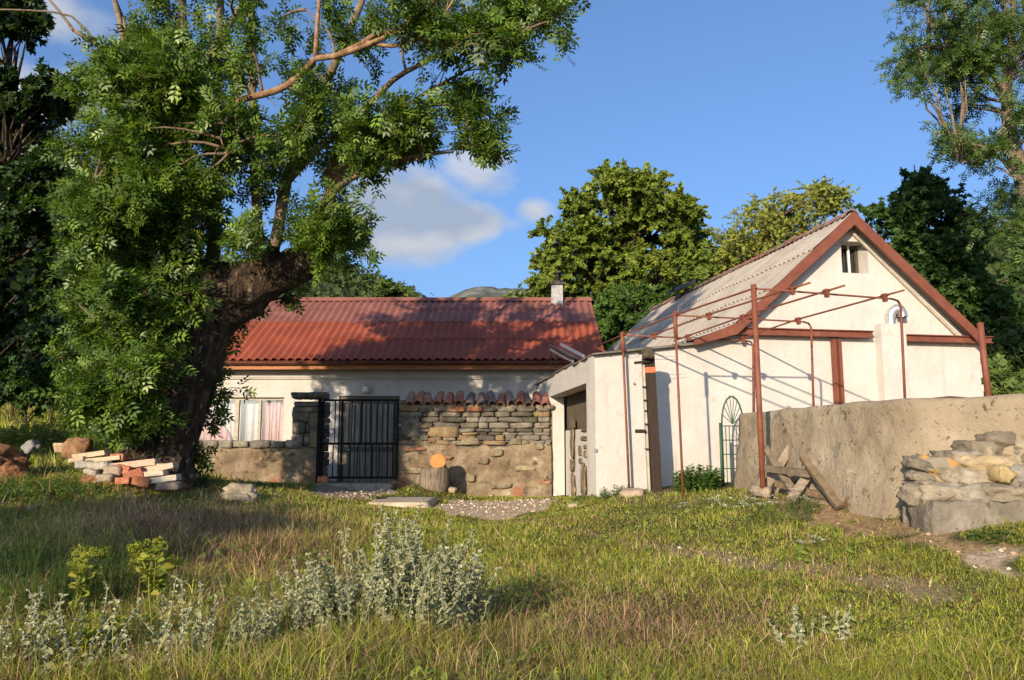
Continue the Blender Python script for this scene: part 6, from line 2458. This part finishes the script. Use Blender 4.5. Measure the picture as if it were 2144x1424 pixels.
r6 = np.random.default_rng(23)
GREY = [(.22, .225, .105), (.28, .275, .145), (.145, .155, .07), (.34, .33, .19)]
for (px_, py_, sp_r, ns, hg_, lab) in ((885, 1335, .34, 74, .98, 'tall grey felted horehound clump in the centre foreground'), (730, 1345, .36, 74, .78, 'broad grey felted horehound clump left of the tallest one'),
                                      (615, 1355, .24, 34, .50, 'low grey horehound at the left side of the big clump'), (985, 1330, .16, 13, .58, 'grey horehound stems leaning out at the right side of the big clump'),
                                      (385, 1423, .22, 15, .62, 'loose grey horehound with bare stems left of centre foreground'),
                                      (270, 1460, .14, 7, .32, 'small grey horehound at the bottom edge beside the yellow weed'), (140, 1440, .20, 12, .66, 'grey horehound stems in front of the feathery green weeds'),
                                      (10, 1430, .14, 9, .68, 'grey horehound at the bottom left corner'), (1668, 1350, .12, 8, .30, 'pale small grey plant in the right lawn'), (1765, 1345, .10, 6, .28, 'thin pale grey plant right of its twin in the lawn'),
                                      (490, 1390, .18, 14, .46, 'short grey horehound between the loose one and the big clump')):
    q = G(px_, min(py_, 1423)) if py_ < 1424 else Vector((P(px_, py_, 4.55).x, 4.55, 0))
    q.z = h1(q.x, q.y)
    stem_plant('horehound', lab, q, sp_r, ns, hg_, r6, GREY, (.32, .33, .22), node=.036, lsz=(.030, .060), group='grey horehound plants in the foreground', stem_r=.0045)
YG = [(.22, .26, .03), (.30, .30, .04), (.16, .23, .03), (.34, .30, .06)]


def umbel_plant(label, px_, py_, hgt, nst, seed):
    r = np.random.default_rng(seed)
    q = G(px_, py_)
    root = empty('alexanders', tuple(q), label, 'plant', 'yellow-green umbel weeds')
    tb = MB()
    tb.cur = (.24, .26, .05)
    pos, ax, nr_, sz, up_, = [], [], [], [], []
    for s in range(nst):
        a = r.uniform(0, 6.28)
        top = q + Vector((math.cos(a) * .13 * (s > 0), math.sin(a) * .13 * (s > 0), hgt * (1 if s == 0 else r.uniform(.7, .98))))
        st_ = q if s == 0 else q + Vector((0, 0, hgt * r.uniform(.3, .55)))
        pts = curve(st_, top, .0, 5, .12, seed + s)
        tb.tube(pts, [.008, .007, .006, .005, .004, .003], 5, cap=False)
        for k in range(1, 6):
            for j in range(3):
                an = r.uniform(0, 6.28)
                pos.append(tuple(pts[k])); ax.append((math.cos(an), math.sin(an), r.uniform(-.1, .5))); nr_.append((r.normal(0, .3), r.normal(-.3, .3), 1)); sz.append(r.uniform(.05, .085))
        for k in range(14):
            d = norm(r.standard_normal(3) * np.array([1, 1, .35]) + np.array([0, 0, .45]))
            e = np.array(top) + d * r.uniform(.03, .07)
            tb.tube([top, Vector(e)], [.0025, .0015], 3, cap=False)
            up_.append(e)
    tb.build('stem', M['grass'], root)
    tv, tf = round_leaf(1, .85)
    Vv, Ff = scatter(tv, tf, np.array(pos), np.array(ax), np.array(nr_), np.array(sz))
    arr_mesh('foliage', Vv, Ff, colours(len(pos), YG, r, len(tv), .12), M['grass'], root)
    up_ = np.repeat(np.array(up_), 12, 0)
    up_ = up_ + r.standard_normal(up_.shape) * np.array([.014, .014, .007])
    tv, tf = single(1, .8)
    Vv, Ff = scatter(tv, tf, up_, r.standard_normal(up_.shape), r.standard_normal(up_.shape) + np.array([0, 0, 1]), r.uniform(.008, .016, len(up_)))
    arr_mesh('flower_head', Vv, Ff, colours(len(up_), [(.30, .30, .03), (.22, .26, .03)], r, 4), M['flower'], root, kind='stuff')


umbel_plant('tall yellow-green umbel weed left of centre', 318, 1345, .62, 6, 3)
umbel_plant('slim yellow-green umbel weed in front of the feathery weeds', 160, 1310, .50, 4, 4)
umbel_plant('bright umbel weed just behind the grey horehound', 800, 1235, .42, 5, 5)
umbel_plant('low orange-tinged umbel weed at the bottom left', 180, 1400, .26, 3, 6)
for (px_, py_, sp_r, ns, hg_, lab) in ((120, 1290, .42, 130, .62, 'thick patch of feathery dark green stalks on the left'), (230, 1270, .34, 70, .55, 'feathery dark green stalks behind the yellow weed'), (10, 1230, .40, 60, .45, 'dark green stalks in the shade at the left edge'),
                                      (400, 1425, .25, 40, .2, 'fresh green stalks at the bottom edge under the horehound')):
    q = G(px_, min(py_, 1422))
    stem_plant('mugwort', lab, q, sp_r, ns, hg_, r6, [(.055, .12, .022), (.035, .085, .018), (.08, .15, .03)], (.08, .12, .03), node=.016, lsz=(.018, .034), templ=single(1, .18), mat='grass', whorl=False, lean=.15, bare=.05, per=3, droop=-.9, group='feathery green weeds')
# bushes and weeds by the walls
for (px_, py_, sp_r, ns, hg_, lab, cols_, nm_) in (
        (1461, 1026, .30, 150, .42, 'round bright green bush against the white wall between the pipe posts', [(.07, .15, .025), (.10, .19, .03), (.05, .11, .02)], 'bush'),
        (1282, 1038, .32, 46, .20, 'leafy green weeds at the corner of the white wall', [(.06, .13, .025), (.08, .16, .03)], 'weed'),
        (1225, 1046, .18, 30, .10, 'short weeds under the stone filled niche', [(.07, .13, .025), (.09, .15, .03)], 'weed'),
        (428, 1012, .3, 60, .22, 'leafy weeds at the foot of the low wall by the tree', [(.06, .12, .022), (.08, .15, .03)], 'weed'),
        (470, 1008, .16, 18, .46, 'tall green weed climbing on the low garden wall', [(.07, .14, .025), (.10, .17, .03)], 'weed'),
        (560, 1018, .4, 70, .12, 'low ivy-like weeds along the foot of the low wall', [(.06, .12, .022), (.09, .15, .03)], 'weed'),
        (945, 1028, .28, 30, .22, 'grey-green weeds at the right foot of the stump', [(.12, .16, .06), (.09, .13, .04)], 'weed'),
        (30, 1040, .7, 150, .32, 'bright leafy weeds before the orange soil heap', [(.06, .13, .022), (.10, .17, .03), (.045, .10, .02)], 'weed'),
        (120, 1040, .6, 130, .30, 'leafy weeds in front of the rubble heap', [(.06, .13, .022), (.12, .18, .03), (.045, .10, .02)], 'weed'),
        (200, 1040, .4, 60, .18, 'low weeds right under the rubble heap', [(.08, .13, .025), (.12, .16, .04)], 'weed'),
        (110, 975, .22, 26, .34, 'small yellow-green weed behind the wood slice', [(.16, .20, .03), (.2, .22, .04)], 'weed'),
        (2075, 1128, .15, 20, .08, 'tiny weed at the foot of the big grey stones', [(.07, .12, .03), (.09, .14, .03)], 'weed')):
    q = G(px_, py_)
    stem_plant(nm_, lab, q, sp_r, ns, hg_, r6, cols_, (.10, .13, .03), node=.04, lsz=(.04, .085) if nm_ == 'weed' else (.045, .07), templ=single(1, .55) if nm_ == 'weed' else tuftleaf(), mat='grass', whorl=False, lean=.5, bare=.1, per=3, cat=nm_)
# white flowered shrublets on the bank
for (px_, py_, sp_r, ns, hg_, lab) in ((1640, 1082, .42, 90, .26, 'white flowered umbel clump on the bank before the sawhorse'), (1560, 1070, .4, 50, .12, 'sparse white flowers on the bank by the thick post'), (1475, 1062, .35, 30, .10, 'low scattered white flowers right of the thin pipe post'),
                                      (1710, 1150, .15, 8, .09, 'tiny white flowers in the grass below the sawhorse')):
    q = G(px_, py_)
    root = stem_plant('yarrow', lab, q, sp_r, ns, hg_, r6, [(.07, .12, .03), (.10, .15, .035), (.05, .09, .02)], (.10, .13, .04), node=.03, lsz=(.03, .055), templ=compound(3, .4, .15), mat='grass', whorl=False, lean=.2, bare=.05, per=2, group='white flowered weeds on the bank')
    m_ = max(5, ns // 3)
    cen_ = []
    for _ in range(m_):
        a, w_ = r6.uniform(0, 6.28), math.sqrt(r6.random()) * sp_r
        bx, by = q.x + w_ * math.cos(a), q.y + w_ * math.sin(a)
        cen_.append((bx, by, h1(bx, by) + hg_ * r6.uniform(.75, 1.05)))
    pp = np.repeat(np.array(cen_), 22, 0)
    pp = pp + r6.standard_normal(pp.shape) * np.array([.022, .022, .004])
    tv, tf = single(1, .9)
    Vv, Ff = scatter(tv, tf, pp, r6.standard_normal(pp.shape) * np.array([1, 1, .2]), np.tile([0, 0, 1.], (len(pp), 1)) + .3 * r6.standard_normal(pp.shape), r6.uniform(.010, .018, len(pp)))
    arr_mesh('flower_head', Vv, Ff, colours(len(pp), [(.70, .70, .58), (.8, .8, .70)], r6, 4, .06), M['flower'], root, kind='stuff')
# meadow flowers at the left
for (px_, py_, D_, lab) in ((110, 860, 20, 'tall yellow flowering weeds in the left meadow'), (60, 880, 19, 'smaller yellow-green weeds further left in the meadow')):
    q = P(px_, py_, D_)
    q.z = h1(q.x, q.y)
    stem_plant('yellow_weed', lab, q, .9, 90, .75, r6, [(.20, .22, .03), (.28, .27, .04), (.08, .13, .03)], (.12, .15, .03), node=.06, lsz=(.06, .12), templ=tuftleaf(), mat='grass', whorl=False, lean=.1, bare=.2, per=2, group='yellow weeds in the left meadow')
